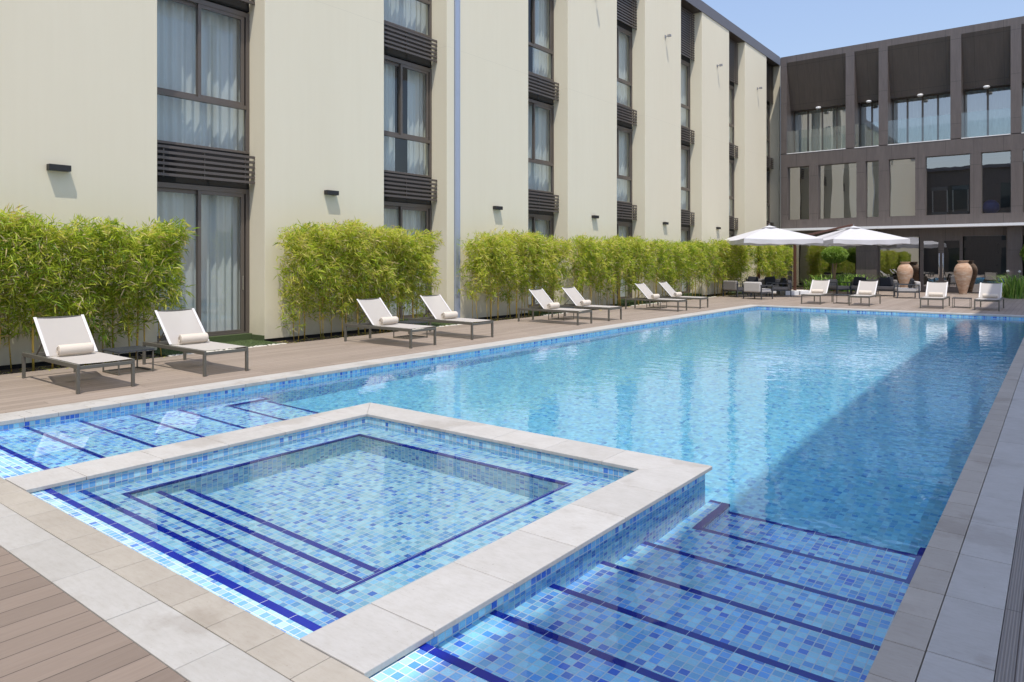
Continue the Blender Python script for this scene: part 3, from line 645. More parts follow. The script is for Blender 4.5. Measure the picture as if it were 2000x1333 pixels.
# ------------------------------------------------------------------ bamboo
def bamboo(label, y0, y1, x0, x1, ztop, nl, ll, seed, ncane, dx=0.):
    """x0..x1 thickness (towards the pool = x1); dx: shift in x from y0 to y1"""
    rs = np.random.RandomState(seed); r2 = random.Random(seed)
    t = thing('bamboo_hedge', label, 'bamboo', ((x0 + x1) / 2, (y0 + y1) / 2, -.05), 0, 'clipped bamboo hedges along the cream wall')
    L = (-(x0 + x1) / 2, -(y0 + y1) / 2, .05)
    H = y1 - y0
    cm = MB(); canes = []
    for k in range(ncane):
        y = y0 + .25 + (H - .5) * (k + r2.uniform(.1, .9)) / ncane; x = r2.uniform(x0 + .12, x1 - .22) + dx * (y - y0) / H
        lean = r2.uniform(-.12, .12); top = ztop - r2.uniform(.1, .6); bow = r2.uniform(-.05, .05)
        pts = [(x + bow * math.sin(q * 1.1), y + lean * q / 5 * (1 + .2 * q / 5), -.06 + (top + .06) * q / 5) for q in range(6)]
        r = r2.choice([.008, .010, .013, .017]); cm.tube(pts, [r, r, r * .95, r * .85, r * .6, r * .3], 7); canes.append((x, y, lean))
        for _ in range(r2.randint(1, 3)):
            z = r2.uniform(.3, 1.5); a = r2.uniform(0, 6.28); l = r2.uniform(.25, .5); cm.tube([(x, y + lean * z / 2, z), (x + math.cos(a) * l * .5, y + math.sin(a) * l, z + l * .7)], .0035, 4)
    o = cm.build('cane', M['cane'], t, smooth=True); o.location = L; o['kind'] = 'stuff'
    # tufts of leaves on the box shape
    nt_ = nl // 8
    per = []
    u = rs.uniform(0, 1, nt_); y = y0 + u * H
    topv = ztop + .09 * np.sin(y * 1.5 + seed) + .06 * np.sin(y * 5.3 + seed * 2) + .04 * np.sin(y * 11.)
    zz = rs.uniform(0, 1, nt_) ** .58
    low = (.16 if seed < 8 else .42) + .28 * (np.sin(y * 2.9 + seed) * .5 + .5) + .12 * np.sin(y * 7.7)
    z = low + (topv - low) * zz
    sh = rs.uniform(0, 1, nt_)
    thick = (x1 - x0) * (.62 + .38 * np.clip((z - .3) / 1.1, 0, 1)) + .07 * np.sin(y * 3.7 + z * 4) + .05 * np.sin(y * 9 + 2 * z)
    x = x0 + thick * sh ** .55 + dx * u
    # ends of the hedge are ragged
    end = np.minimum(y - y0, y1 - y); keep = (end > .22 * (rs.uniform(0, 1, nt_)) * (1.4 - zz)) 
    # gaps lower down
    gap = (np.sin(y * 6.1 + seed * 3) * np.sin(z * 4.3 + y * 2) > .62 + .5 * zz) ; keep &= ~gap
    x, y, z = x[keep], y[keep], z[keep]; n = len(x)
    k = 8; C = np.repeat(np.stack([x, y, z], 1), k, 0); N = n * k
    out = rs.normal(size=(n, 3)); out[:, 0] += .55; out[:, 2] += .15; out /= np.linalg.norm(out, axis=1)[:, None]
    Dv = np.repeat(out, k, 0) * .9 + rs.normal(size=(N, 3)) * .62; Dv[:, 2] -= .12
    P = C + rs.normal(size=(N, 3)) * .035
    Ls = ll * rs.uniform(.55, 1.3, N); Ws = Ls * rs.uniform(.085, .14, N)
    hue = np.repeat(np.clip(rs.normal(.44 + .10 * math.sin(seed * 1.7), .25, n) + .10 * (z - 1.4), 0, .85), k) + rs.normal(0, .10, N); dry = rs.uniform(0, 1, N) < .09; hue = np.clip(hue, 0, .88); hue[dry] = rs.uniform(.9, 1, dry.sum())
    P -= np.array([(x0 + x1) / 2, (y0 + y1) / 2, -.05])
    # a few upright sprays on top
    ns = int(H * 5); ys_ = rs.uniform(y0 + .2, y1 - .2, ns); Sp = []; Sd = []
    for q in range(ns):
        for _ in range(9):
            Sp.append((x0 + .4 * (x1 - x0) + rs.uniform(-.2, .3) * 0.6 + dx * (ys_[q] - y0) / H, ys_[q] + rs.normal() * .05, ztop + rs.uniform(-.06, .05))); Sd.append((rs.normal() * .5, rs.normal() * .5, 1.))
    Sp = np.array(Sp) - np.array([(x0 + x1) / 2, (y0 + y1) / 2, -.05]); Sd = np.array(Sd); m_ = len(Sp)
    P = np.concatenate([P, Sp]); Dv = np.concatenate([Dv, Sd]); Ls = np.concatenate([Ls, ll * rs.uniform(.7, 1.1, m_)]); Ws = np.concatenate([Ws, Ls[-m_:] * .13]); hue = np.concatenate([hue, rs.uniform(.3, .7, m_)])
    leaves('foliage', P, Dv, Ls, Ws, hue, M['bamboo_leaf'], t)
    return t
bamboo('wide clipped bamboo hedge at the left edge, behind the two nearest loungers', 1.2, 6.45, -13.1, -12.25, 2.30, 38000, .165, 3, 26)
bamboo('bamboo hedge with long bare canes at its left foot, behind the third and fourth loungers', 8.60, 12.95, -13.1, -12.25, 2.36, 33000, .16, 5, 24)
bamboo('bamboo hedge just right of the blue grey wall joint, behind the fifth lounger', 14.35, 19.05, -13.1, -12.3, 2.34, 25000, .17, 8, 22)
bamboo('bamboo hedge with many thin canes showing, behind the sixth and seventh loungers', 19.5, 25.1, -13.1, -12.3, 2.38, 22000, .18, 11, 30)
bamboo('bright green bamboo hedge behind the eighth lounger', 25.35, 31.2, -13.1, -12.3, 2.34, 19000, .185, 14, 20)
bamboo('yellowish bamboo hedge behind the grey armchairs under the left parasol', 31.5, 35.6, -13.1, -12.2, 2.46, 14000, .19, 17, 22)
bamboo('rightmost bamboo hedge, beside the brown parasol mast', 35.9, 39.7, -12.7, -11.9, 2.42, 13000, .19, 21, 20, .55)

# turf pads and pebbles at the door steps
for k, (a, c) in enumerate(OPEN[:6]):
    m = MB(); m.box(-13.75, -12.62, a - .1 if k else a - .1, c + .0, -.05, -.012); m.box(-13.75, -13.64, a + .01, c - .02, -.012, .12); m.box(-13.63, -13.21, c - .045, c - .004, -.012, .10)
    o = m.build('turf_pad', M['turf']); nm = ['first window bay at the left', 'second window bay', 'third window bay', 'fourth window bay', 'fifth window bay', 'sixth window bay'][k]
    tag(o, 'green artificial turf pad at the foot of the ' + nm, 'turf', 'turf pads at the terrace doors')
    if k < 4:
        rs = np.random.RandomState(40 + k); n = 5000; P = np.stack([rs.uniform(-13.62, -12.63, n), rs.uniform(a - .08, c - .05, n), np.full(n, -.014)], 1); Dd = rs.normal(size=(n, 3)) * .35; Dd[:, 2] = 1
        q = leaves('turf_blades', P, Dd, rs.uniform(.015, .035, n), np.full(n, .006), rs.uniform(0, 1, n), M['turf_blade'], o, droop=.05); q['kind'] = 'stuff'
rs = random.Random(5); pb = MB()
def pebble(x, y, r):
    i = len(pb.v); pb.rv = rs.random(); n1, n2 = 6, 4; sx, sy = r * rs.uniform(.8, 1.5), r * rs.uniform(.8, 1.4)
    for a in range(1, n2):
        for q in range(n1): th = math.pi * a / n2; pb.v.append((x + sx * math.sin(th) * math.cos(6.283 * q / n1), y + sy * math.sin(th) * math.sin(6.283 * q / n1), -.045 + r * .6 * (1 + math.cos(th)) / 2 + .01))
    pb.v.append((x, y, -.035 + r * .6)); top = len(pb.v) - 1
    for q in range(n1): pb.f.append((top, i + q, i + (q + 1) % n1)); pb.m.append(0); pb.r.append(pb.rv)
    for a in range(n2 - 2):
        for q in range(n1): pb.f.append((i + a * n1 + q, i + (a + 1) * n1 + q, i + (a + 1) * n1 + (q + 1) % n1, i + a * n1 + (q + 1) % n1)); pb.m.append(0); pb.r.append(pb.rv)
for a, c in OPEN[:5]:
    for _ in range(260): pebble(rs.uniform(-12.62, -12.37), rs.uniform(a - .1, c + .1), rs.uniform(.018, .04))
tag(pb.build('pebbles', M['pebble'], smooth=True), 'strip of pale pebbles between the turf pads and the deck', 'pebbles', kind='stuff')

# ------------------------------------------------------------------ sun loungers (local: +x is the foot end, y across, origin mid length on the deck)
def make_lounger():
    t = thing('sun_lounger', 'x', 'sun lounger', (0, 0, 0), 0, 'white sling sun loungers round the pool')
    W2, L2, Hh = .335, .975, .37; bx = 0.
    m = MB()
    for sy in (-1, 1): m.box(-L2, L2, sy * W2 - .0175 if sy > 0 else -W2 - .0175, sy * W2 + .0175 if sy > 0 else -W2 + .0175, Hh - .055, Hh)
    for xx in (-L2 + .0175, L2 - .0175): m.box(xx - .0175, xx + .0175, -W2 + .018, W2 - .018, Hh - .065, Hh - .02)
    for xx in (-.1, .45): m.box(xx, xx + .03, -W2 + .018, W2 - .018, Hh - .06, Hh - .035)
    m.build('frame', M['chair_metal'], t, bevel=.005)
    for sx in (-1, 1):
        for sy in (-1, 1):
            m = MB(); x0 = sx * L2 - .022 - (.0221 if sx > 0 else -.0221); m.box(x0, x0 + .044, sy * W2 - .019, sy * W2 + .019, 0, Hh - .0555); m.build('leg', M['chair_metal'], t, bevel=.004)
    # seat sling: slightly sagging sheet
    hx = -.13; n = 14; k = 8; m = MB(); i0 = 0
    for i in range(n + 1):
        for j in range(k + 1):
            u, v = i / n, j / k; m.v.append((hx + (L2 - .02 - hx) * u, (-W2 + .01) + 2 * (W2 - .01) * v, Hh + .006 - .010 * math.sin(math.pi * v) * (1 - .4 * abs(2 * u - 1))))
    for i in range(n):
        for j in range(k): q = i * (k + 1) + j; m.f.append((q, q + k + 1, q + k + 2, q + 1)); m.m.append(0); m.r.append(.5)
    m.build('seat', M['sling'], t, smooth=True)
    # backrest
    tx, tz = -.625, .885; hz_ = Hh + .01
    dx, dz = tx - hx, tz - hz_; m = MB()
    for i in range(n + 1):
        for j in range(k + 1):
            u, v = i / n, j / k; sag = .014 * math.sin(math.pi * v); m.v.append((hx + dx * u - sag * .7, (-W2 + .03) + 2 * (W2 - .03) * v, hz_ + dz * u - sag * .7))
    for i in range(n):
        for j in range(k): q = i * (k + 1) + j; m.f.append((q, q + k + 1, q + k + 2, q + 1)); m.m.append(0); m.r.append(.5)
    br = m.build('backrest', M['sling'], t, smooth=True)
    m = MB()
    for sy in (-1, 1): m.bar((hx, sy * (W2 - .03), hz_ - .012), (tx, sy * (W2 - .03), tz - .012), .022, .022, (0, 1, 0))
    m.bar((tx, -W2 + .02, tz - .014), (tx, W2 - .02, tz - .014), .022, .022); m.build('back_frame', M['chair_metal'], br, bevel=.003)
    for sy in (-1, 1): m = MB(); m.bar((hx + .004, sy * (W2 - .03), hz_ + .004), (tx + .004, sy * (W2 - .03), tz + .004), .040, .008, (.7, 0, .7)); m.build('sling_hem', M['sling_edge'], br, bevel=.003)
    m = MB()
    mx, mz = hx + dx * .45, hz_ + dz * .45 - .02
    for sy in (-1, 1): m.bar((mx, sy * (W2 - .06), mz), (-.62, sy * (W2 - .04), Hh - .03), .012, .02, (0, 1, 0))
    m.bar((-.62, -W2 + .03, Hh - .03), (-.62, W2 - .03, Hh - .03), .018, .018); m.build('back_strut', M['chair_metal'], t)
    return t
def towel_mesh():
    m = MB(); N = 70; turns = 3.3; Lh = .215; r0 = .008; r1 = .073
    def ring(yv, shrink):
        out = []
        for q in range(N + 1):
            a = 2 * math.pi * turns * q / N; r = r0 + (r1 - r0) * q / N; out.append((a, r))
        return out
    prof = ring(0, 0); th = .0135; secs = [(-Lh, .55), (-Lh + .008, .9), (-Lh + .02, 1.), (-.07, 1.03), (.07, 1.0), (Lh - .02, 1.), (Lh - .008, .9), (Lh, .55)]
    for yv, s in secs:
        for a, r in prof:
            ro = r + th * .5 * s; wob = 1 + .03 * math.sin(5 * a + yv * 20); m.v.append((ro * math.cos(a) * wob, yv, ro * math.sin(a)))
        for a, r in prof:
            ri = r - th * .5 * s; m.v.append((ri * math.cos(a), yv, ri * math.sin(a)))
    K = 2 * (N + 1); ns = len(secs)
    def add(f): m.f.append(f); m.m.append(0); m.r.append(.5)
    for si in range(ns - 1):
        for q in range(N):
            a = si * K + q; b_ = (si + 1) * K + q; add((a, a + 1, b_ + 1, b_)); a += N + 1; b_ += N + 1; add((a, b_, b_ + 1, a + 1))
        for q in (0, N): a = si * K + q; b_ = (si + 1) * K + q; add((a, b_, b_ + N + 1, a + N + 1))
    for si in (0, ns - 1):
        for q in range(N): a = si * K + q; f = (a, a + N + 1, a + N + 2, a + 1); add(f if si == 0 else f[::-1])
    return m
lou0 = make_lounger(); tw0 = towel_mesh().build('rolled_towel', M['towel'], smooth=True)
tag(tw0, 'x', 'towel', 'rolled cream towels on the loungers')
CX = -9.80 - .975
where = [(3.69, 'the left edge of the deck, nearest the camera', 'the lounger at the left edge'), (5.37, 'the first terrace door, right of the nearest side table', 'the lounger right of the nearest side table'),
         (9.47, 'the second bamboo hedge, left one of that pair', 'the left lounger at the second bamboo hedge'), (11.28, 'the blue grey wall joint, right one of the second pair', 'the lounger in front of the blue grey wall joint'),
         (15.41, 'the third bamboo hedge, left one of the third pair', 'the left lounger of the third pair along the wall'), (17.02, 'the gap after the third hedge, right one of the third pair', 'the right lounger of the third pair along the wall'),
         (21.46, 'the fourth bamboo hedge, left one of the farthest wall pair', 'the left lounger of the farthest pair along the wall'), (23.25, 'the fifth bamboo hedge, farthest of all along the wall', 'the farthest lounger along the wall')]
first = True; jr = random.Random(3)
def put(loc, rz, lab, tlab):
    global first
    o = lou0 if first else copy_tree(lou0); t = tw0 if first else copy_tree(tw0); first = False
    o.location = loc; o.rotation_euler = (0, 0, rz); o['label'] = lab; t['label'] = tlab
    off = Matrix.Rotation(rz, 3, 'Z') @ Vector((-.035 + jr.uniform(-.01, .015), jr.uniform(-.02, .02),     .374 + .079)); t.location = Vector(loc) + off; t.rotation_euler = (0, jr.uniform(-.3, .5), rz + jr.uniform(-.04, .04))
for k, (y, a, c) in enumerate(where):
    put((CX, y + .3525, -.004), jr.uniform(-.012, .012), 'white sun lounger at ' + a, 'rolled cream towel on ' + c)
for k, (x, a, c) in enumerate(((-7.48, 'leftmost of the four at the far end of the pool', 'leftmost of the four'), (-5.78, 'second from left of the four at the far end', 'second from the left'), (-3.50, 'at the far end, in front of the right terracotta vase', 'before the right terracotta vase'), (-1.90, 'rightmost at the far end, half in shade', 'half in shade'))):
    put((x, 28.1 + .975, -.004), R(-90) + jr.uniform(-.02, .02), 'white sun lounger ' + a, 'rolled cream towel on the far lounger ' + c)
# side tables
def make_table():
    t = thing('side_table', 'x', 'side table', (0, 0, 0), 0, 'small square slatted side tables')
    m = MB(); a, bb, h = .27, .26, .35
    for q in range(17): yy = -bb + 2 * bb * q / 17; m.box(-a + .012, a - .012, yy + .004, yy + 2 * bb / 17 - .005, h - .014, h - .002)
    for s in (-1, 1): m.box(-a, a, s * bb - .008, s * bb + .008, h - .02, h); m.box(s * a - .008, s * a + .008, -bb + .009, bb - .009, h - .02, h)
    m.build('table_top', M['char_metal'], t)
    for sx in (-1, 1):
        for sy in (-1, 1): m = MB(); m.box(sx * (a - .012) - .009, sx * (a - .012) + .009, sy * (bb - .012) - .009, sy * (bb - .012) + .009, 0, h - .0205); m.build('leg', M['chair_metal'], t)
    m = MB()
    for s in (-1, 1): m.box(-a + .022, a - .022, s * (bb - .012) - .008, s * (bb - .012) + .008, .008, .026); m.box(s * (a - .012) - .008, s * (a - .012) + .008, -bb + .022, bb - .022, .008, .026)
    m.build('foot_rail', M['chair_metal'], t)
    return t
tb0 = make_table(); fst = True
for (x, y, lab) in ((-11.16, 4.90, 'small black slatted side table between the two nearest loungers'), (-11.15, 10.78, 'dark side table behind the third lounger, partly hidden'), (-11.15, 16.65, 'dark side table between the third pair of loungers along the wall'),
                    (-11.15, 22.65, 'dark side table between the farthest pair of loungers along the wall'), (-6.63, 29.35, 'thin legged side table between the two left loungers at the far end'), (-2.72, 29.35, 'thin legged side table between the two right loungers at the far end')):
    o = tb0 if fst else copy_tree(tb0); fst = False; o.location = (x, y, -.004); o['label'] = lab

# ------------------------------------------------------------------ lounge furniture (local: faces -y)
def make_seat(name, label, cat, wdt, loc, rz, metal, base, cushions, group='outdoor lounge furniture at the far end'):
    t = thing(name, label, cat, loc, rz, group); w2 = wdt / 2; dp = .42
    m = MB()
    for sx in (-1, 1):
        m.bar((sx * w2, -dp, .60), (sx * w2, dp, .60), .05, .035); m.bar((sx * w2, -dp + .001, .27), (sx * w2, dp - .001, .27), .035, .04)
    for sy in (-1, 1): m.bar((-w2 + .018, sy * (dp - .02), .27), (w2 - .018, sy * (dp - .02), .27), .035, .04)
    m.bar((-w2 + .026, dp, .60), (w2 - .026, dp, .60), .04, .035); m.build('frame', M[metal], t, bevel=.004)
    for sx in (-1, 1):
        for sy in (-1, 1): m = MB(); m.box(sx * w2 - .02, sx * w2 + .02, sy * dp - .02, sy * dp + .02, 0, .58); m.build('leg', M[metal], t)
    m = MB(); m.box(-w2 + .04, w2 - .04, -dp + .02, dp - .1, .295, .44); m.build('seat_cushion', M[base], t, bevel=.03)
    m = MB(); m.box(-w2 + .03, w2 - .03, dp - .12, dp + .06, .30, .74); m.build('backrest', M[base], t, bevel=.05)
    for (cx, tilt, cm, cw) in cushions:
        m = MB(); m.box(-cw / 2, cw / 2, -.06, .06, -.22, .22); o = m.build('cushion', M[cm], t, bevel=.055); o.location = (cx, dp - .24, .64); o.rotation_euler = (R(-16), R(tilt), 0)
    return t
make_seat('armchair', 'light grey armchair seen from behind, right one of the pair under the left parasol', 'armchair', .86, (-10.28, 30.55, -.004), R(180 - 14), 'char_metal', 'light_cushion', [])
make_seat('armchair', 'dark taupe armchair seen from behind, leftmost under the left parasol', 'armchair', .86, (-11.62, 31.7, -.004), R(180 - 24), 'char_metal', 'grey_cushion', [])
make_seat('armchair', 'charcoal armchair with a black cushion, left of the brown parasol mast', 'armchair', .95, (-10.35, 33.6, -.004), R(-58), 'char_metal', 'grey_cushion', [(0, 0, 'black_cushion', .6)])
make_seat('sofa', 'dark sofa with black cushions against the bamboo behind the two armchairs', 'sofa', 1.7, (-11.55, 34.9, -.004), R(10), 'char_metal', 'grey_cushion', [(-.45, 4, 'black_cushion', .5), (.35, -5, 'black_cushion', .5)])
make_seat('sofa', 'dark grey sofa with black cushions behind the second far lounger', 'sofa', 2.0, (-7.0, 36.9, -.004), R(0), 'char_metal', 'grey_cushion', [(-.6, 5, 'black_cushion', .55), (.55, -6, 'black_cushion', .6)])
make_seat('armchair', 'light grey armchair with a dark cushion in front of the left terracotta vase', 'armchair', .92, (-5.35, 35.3, -.004), R(-72), 'char_metal', 'light_cushion', [(.0, 8, 'black_cushion', .42)])
make_seat('armchair', 'dark armchair half hidden behind the leftmost far lounger', 'armchair', .86, (-8.45, 36.3, -.004), R(60), 'char_metal', 'grey_cushion', [])
def coffee(label, loc):
    t = thing('coffee_table', label, 'coffee table', loc, 0, 'low dark coffee tables at the far end')
    m = MB(); m.box(-.45, .45, -.3, .3, .27, .30); m.build('table_top', M['char_metal'], t, bevel=.004)
    for sx in (-1, 1):
        for sy in (-1, 1): m = MB(); m.box(sx * .42 - .015, sx * .42 + .015, sy * .27 - .015, sy * .27 + .015, 0, .27); m.build('leg', M['char_metal'], t)
coffee('low dark coffee table among the seats under the left parasol', (-11.1, 33.1, -.004)); coffee('low dark coffee table in front of the dark grey sofa', (-7.0, 35.6, -.004))

# ------------------------------------------------------------------ parasols
FR = Vector((math.cos(math.atan2(1070, 1380)), math.sin(math.atan2(1070, 1380)), 0))
def parasol(label, mast, centre, apex, yaw, blab, hw=1.72):
    t = thing('cantilever_parasol', label, 'parasol', (mast[0], mast[1], -.004), 0, 'white cantilever parasols')
    c = Vector((centre[0] - mast[0], centre[1] - mast[1], 0)); rot = Matrix.Rotation(yaw, 3, 'Z')
    zE = 2.62; drop = .20
    def P(u, v, z): q = rot @ Vector((u, v, 0)); return (c.x + q.x, c.y + q.y, z)
    m = MB(); n = 12
    # four sagging roof panels
    cor = [(-1, -1), (1, -1), (1, 1), (-1, 1)]
    for k in range(4):
        a = cor[k]; b2 = cor[(k + 1) % 4]; base = len(m.v)
        for i in range(n + 1):
            u = i / n
            for j in range(n + 1):
                v = j / n; e = (a[0] + (b2[0] - a[0]) * v, a[1] + (b2[1] - a[1]) * v); sag = .10 * math.sin(math.pi * u) * math.sin(math.pi * v) + .05 * (u ** 3) * math.sin(math.pi * v)
                inn = 1 - .05 * math.sin(math.pi * v) * u
                m.v.append(P(e[0] * hw * u * inn, e[1] * hw * u * inn, apex - (apex - zE) * (u ** 1.12) - sag))
        for i in range(n):
            for j in range(n): q = base + i * (n + 1) + j; m.f.append((q, q + 1, q + n + 2, q + n + 1)); m.m.append(0); m.r.append(.5)
        base = len(m.v)                                                              # valance
        for j in range(n + 1):
            v = j / n; e = (a[0] + (b2[0] - a[0]) * v, a[1] + (b2[1] - a[1]) * v); inn = 1 - .05 * math.sin(math.pi * v); z = zE - .05 * math.sin(math.pi * v)
            m.v.append(P(e[0] * hw * inn, e[1] * hw * inn, z)); wv = 1.004 + .012 * math.sin(v * 19 + k); m.v.append(P(e[0] * hw * inn * wv, e[1] * hw * inn * wv, z - drop + .02 * math.sin(v * 23)))
        for j in range(n): q = base + 2 * j; m.f.append((q, q + 2, q + 3, q + 1)); m.m.append(0); m.r.append(.5)
    cn = m.build('canopy', M['canopy'], t, smooth=True)
    m = MB()                                                                         # vented cap
    for k in range(4):
        a = cor[k]; b2 = cor[(k + 1) % 4]; m.quad([P(a[0] * .26, a[1] * .26, apex - .03), P(b2[0] * .26, b2[1] * .26, apex - .03), P(0, 0, apex + .07)])
    m.build('vent_cap', M['canopy'], cn)
    for k in range(4):
        a = cor[k]; r_ = MB(); r_.tube([P(0, 0, apex - .12), P(a[0] * hw * .98, a[1] * hw * .98, zE - .02)], .018, 6); r_.build('rib', M['mast'], t)
    m = MB(); m.tube([P(0, 0, apex + .14), P(0, 0, apex - .5)], .04, 10); m.build('hub', M['char_metal'], t, smooth=True)
    m = MB(); m.box(-.06, .06, -.06, .06, .12, 2.78); m.build('mast', M['mast'], t, bevel=.008)
    m = MB(); m.bar((0, 0, 2.74), (c.x, c.y, apex + .12), .07, .10); m.build('arm', M['mast'], t, bevel=.006)
    bs = MB()
    for sx, sy in ((-.36, -.3), (.36, -.3), (-.36, .3), (.36, .3)): bs.box(sx - .33, sx + .33, sy - .27, sy + .27, .0, .20)
    o = bs.build('base_block', M['concrete_white'], t, bevel=.012); o.rotation_euler = (0, 0, yaw)
yaw = math.atan2(1070, 1380)
m2 = Vector((-10.1, 35.3, 0)); c2 = m2 + FR * 3.02 - Vector((.0, .9, 0))
parasol('white square parasol on a brown mast and arm, right one of two', (m2.x, m2.y), (c2.x, c2.y), 3.22, yaw, '')
c1 = Vector((-10.58, 32.97, 0)); m1 = Vector((-12.2, 36.4, 0))
parasol('white square parasol over the armchairs, left one of two', (m1.x, m1.y), (c1.x, c1.y), 3.20, yaw, '')

# ------------------------------------------------------------------ vases
def vase(label, x, y, s=1.):
    m = MB(); prof = [(.0, 0), (.145, 0), (.155, .03), (.19, .2), (.27, .5), (.345, .8), (.385, 1.02), (.39, 1.14), (.365, 1.28), (.30, 1.41), (.225, 1.50), (.20, 1.555), (.205, 1.59), (.245, 1.605), (.25, 1.64), (.215, 1.64), (.17, 1.60), (.17, 1.4), (.0, 1.39)]
    # fine throwing ridges
    P = []
    for (r0, z0), (r1, z1) in zip(prof[:-1], prof[1:]):
        for q in range(4): u = q / 4; P.append(((r0 + (r1 - r0) * u) * (1 + (.006 * math.sin((z0 + (z1 - z0) * u) * 60) if r0 > .2 else 0)) * s, (z0 + (z1 - z0) * u) * s))
    P.append((0, 1.39 * s)); m.lathe(P, 48)
    tag(m.build('terracotta_vase', M['terra'], None, (x, y, -.004), smooth=True), label, 'vase', 'tall terracotta vases by the glass doors')
fwd = Vector((-math.sin(yaw), math.cos(yaw), 0))
def atp(px, depth): return fwd * depth + FR * ((px - 1000) / 1380 * depth)
v1 = atp(1767.5, 36.1); v2 = atp(1881, 34.5)
vase('tall terracotta vase left of the glass doors, behind the light grey armchair', v1.x, v1.y, .96); vase('tall terracotta vase in front of the glass doors, right one of two', v2.x, v2.y)

# ------------------------------------------------------------------ topiary and strap leaved plants
def topiary(label, x, y, z, rx, rz_, n, trunks, seed):
    t = thing('topiary_tree', label, 'tree', (x, y, -.05), 0, 'ball clipped topiary trees'); rs = np.random.RandomState(seed)
    v = rs.normal(size=(n, 3)); v /= np.linalg.norm(v, axis=1)[:, None]; rad = rs.uniform(.55, 1.03, n) ** .5
    bump = 1 + .05 * np.sin(v[:, 0] * 9) * np.sin(v[:, 1] * 8 + v[:, 2] * 7)
    P = v * (rad * bump)[:, None] * np.array([rx, rx, rz_]); P[:, 2] += z
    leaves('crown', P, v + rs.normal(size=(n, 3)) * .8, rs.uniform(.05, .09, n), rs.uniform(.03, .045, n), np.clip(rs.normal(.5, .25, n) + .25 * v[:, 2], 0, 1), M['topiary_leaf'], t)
    m = MB()
    for k in range(trunks):
        a = k * 2.2; m.tube([(.05 * math.cos(a), .05 * math.sin(a), 0), (.03 * math.cos(a + 1), .03 * math.sin(a + 1), z * .5), (.14 * math.cos(a), .14 * math.sin(a), z - .05)], [.05, .04, .03], 8)
    m.build('trunk', M['bark'], t, smooth=True)
q = atp(1630, 37.0); topiary('bright green ball topiary on a thin bare trunk, left of the dark pillar', q.x, q.y, 2.0, .62, .42, 9000, 2, 1)
q = atp(1676, 39.5); topiary('dark green tree added for the reflected topiary beside the dark ground floor pillar', q.x, q.y, 2.05, .68, .5, 9000, 3, 2)  # added tree standing in for the dark topiary reflection in the glass
q = atp(2022, 33.5); topiary('green ball topiary cut by the right edge of the photo', q.x, q.y, 2.05, .55, .55, 7000, 2, 4)
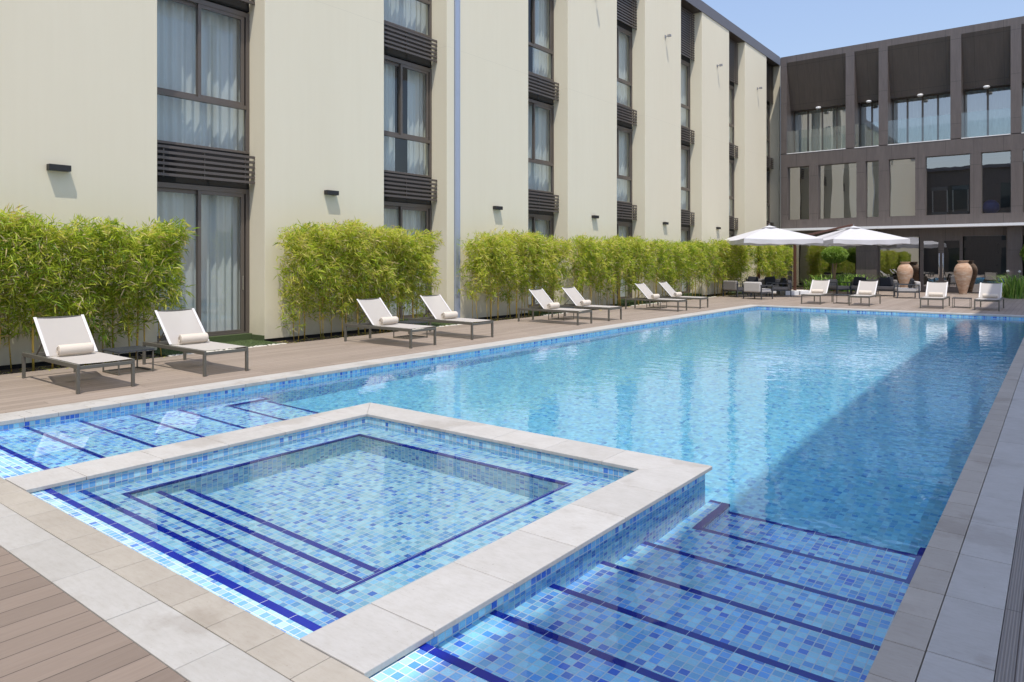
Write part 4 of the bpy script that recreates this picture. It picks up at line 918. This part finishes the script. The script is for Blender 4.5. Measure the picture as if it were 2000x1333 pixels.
def strap(label, x, y, h, seed, n=75, grp='strap leaved plants by the glass front', fl=0):
    rs = random.Random(seed); t = thing('strap_leaf_plant', label, 'plant', (x, y, -.05), 0, grp); m = MB()
    for k in range(n):
        a = rs.uniform(0, 6.283); l = h * rs.uniform(.7, 1.3); sp = rs.uniform(.25, .95); w_ = rs.uniform(.014, .024); m.rv = rs.random(); ox, oy = rs.gauss(0, .12), rs.gauss(0, .12); base = len(m.v); K = 6
        for i in range(K + 1):
            u = i / K; r = sp * l * u ** 1.3; z = l * (math.sin(u * 1.9) * .9 if sp > .5 else u * .9 * (1 - .15 * u)); ww = w_ * (1 - u ** 3) + .001
            cx_, cy_ = ox + math.cos(a) * r, oy + math.sin(a) * r; m.v += [(cx_ - math.sin(a) * ww, cy_ + math.cos(a) * ww, z), (cx_ + math.sin(a) * ww, cy_ - math.cos(a) * ww, z)]
        for i in range(K): q = base + 2 * i; m.f.append((q, q + 1, q + 3, q + 2)); m.m.append(0); m.r.append(m.rv)
    m.build('leaf_clump', M['strap_leaf'], t, smooth=True)
    for k in range(fl):
        f = MB(); a = rs.uniform(0, 6.28); f.tube([(0, 0, 0), (.12 * math.cos(a), .12 * math.sin(a), h * 1.3)], .006, 5); s = f.build('flower_stalk', M['strap_leaf'], t)
        n2 = 40; r2 = np.random.RandomState(seed + k); v = r2.normal(size=(n2, 3)); c_ = np.array([.12 * math.cos(a), .12 * math.sin(a), h * 1.3])
        leaves('flower', np.tile(c_, (n2, 1)), v, np.full(n2, .07), np.full(n2, .02), r2.uniform(0, 1, n2), M['white'], s)
wl = ['leftmost plant of the bed behind the leftmost far lounger', 'bright strap leaved plant left of the topiary trunk', 'strap leaved plant at the foot of the topiary trunk', 'strap leaved plant right of the topiary trunk', 'strap leaved plant behind the dark sofa', 'strap leaved plant beside the dark pillar']
for k, (px, dpt) in enumerate(((1590, 37.2), (1606, 36.6), (1628, 37.6), (1648, 36.9), (1668, 37.8), (1688, 37.2))):
    q = atp(px, dpt); strap(('green ' if 'strap' not in wl[k] else '') + wl[k] + (', long arching leaves' if k == 0 else ''), q.x, q.y, .85, 60 + k)
for k, (px, dpt, tx) in enumerate(((1972, 31.2, 'left one of the clump at the right edge'), (1990, 30.6, 'front one of the clump at the right edge'), (2010, 31.6, 'cut by the right edge of the photo'))):
    q = atp(px, dpt); strap('dark green arching strap leaved plant, ' + tx, q.x, q.y, .95, 80 + k, 95, fl=1 if k < 2 else 0)
tag(box1('planting_bed', M['soil'], -11.0, -7.6, 38.2, 41.6, -.1, .01), kind='structure')

# dry leaf litter under the hedges
rs = np.random.RandomState(77); n = 2600; yy = rs.uniform(1.2, 40, n); P = np.stack([rs.uniform(-13.1, -12.36, n), yy, np.full(n, -.045)], 1)
n2 = 90; P2 = np.stack([-12.35 + np.abs(rs.normal(size=n2)) * .18, rs.uniform(2, 36, n2), np.full(n2, .001)], 1); P = np.concatenate([P, P2]); Dd = rs.normal(size=(n + n2, 3)); Dd[:, 2] = np.abs(Dd[:, 2]) * .08
q = leaves('leaf_litter', P, Dd, rs.uniform(.06, .13, n + n2), rs.uniform(.008, .014, n + n2), rs.uniform(.75, 1., n + n2), M['bamboo_leaf'], droop=0.)
tag(q, 'dry bamboo leaves scattered on the soil under the hedges', 'leaf litter', kind='stuff')
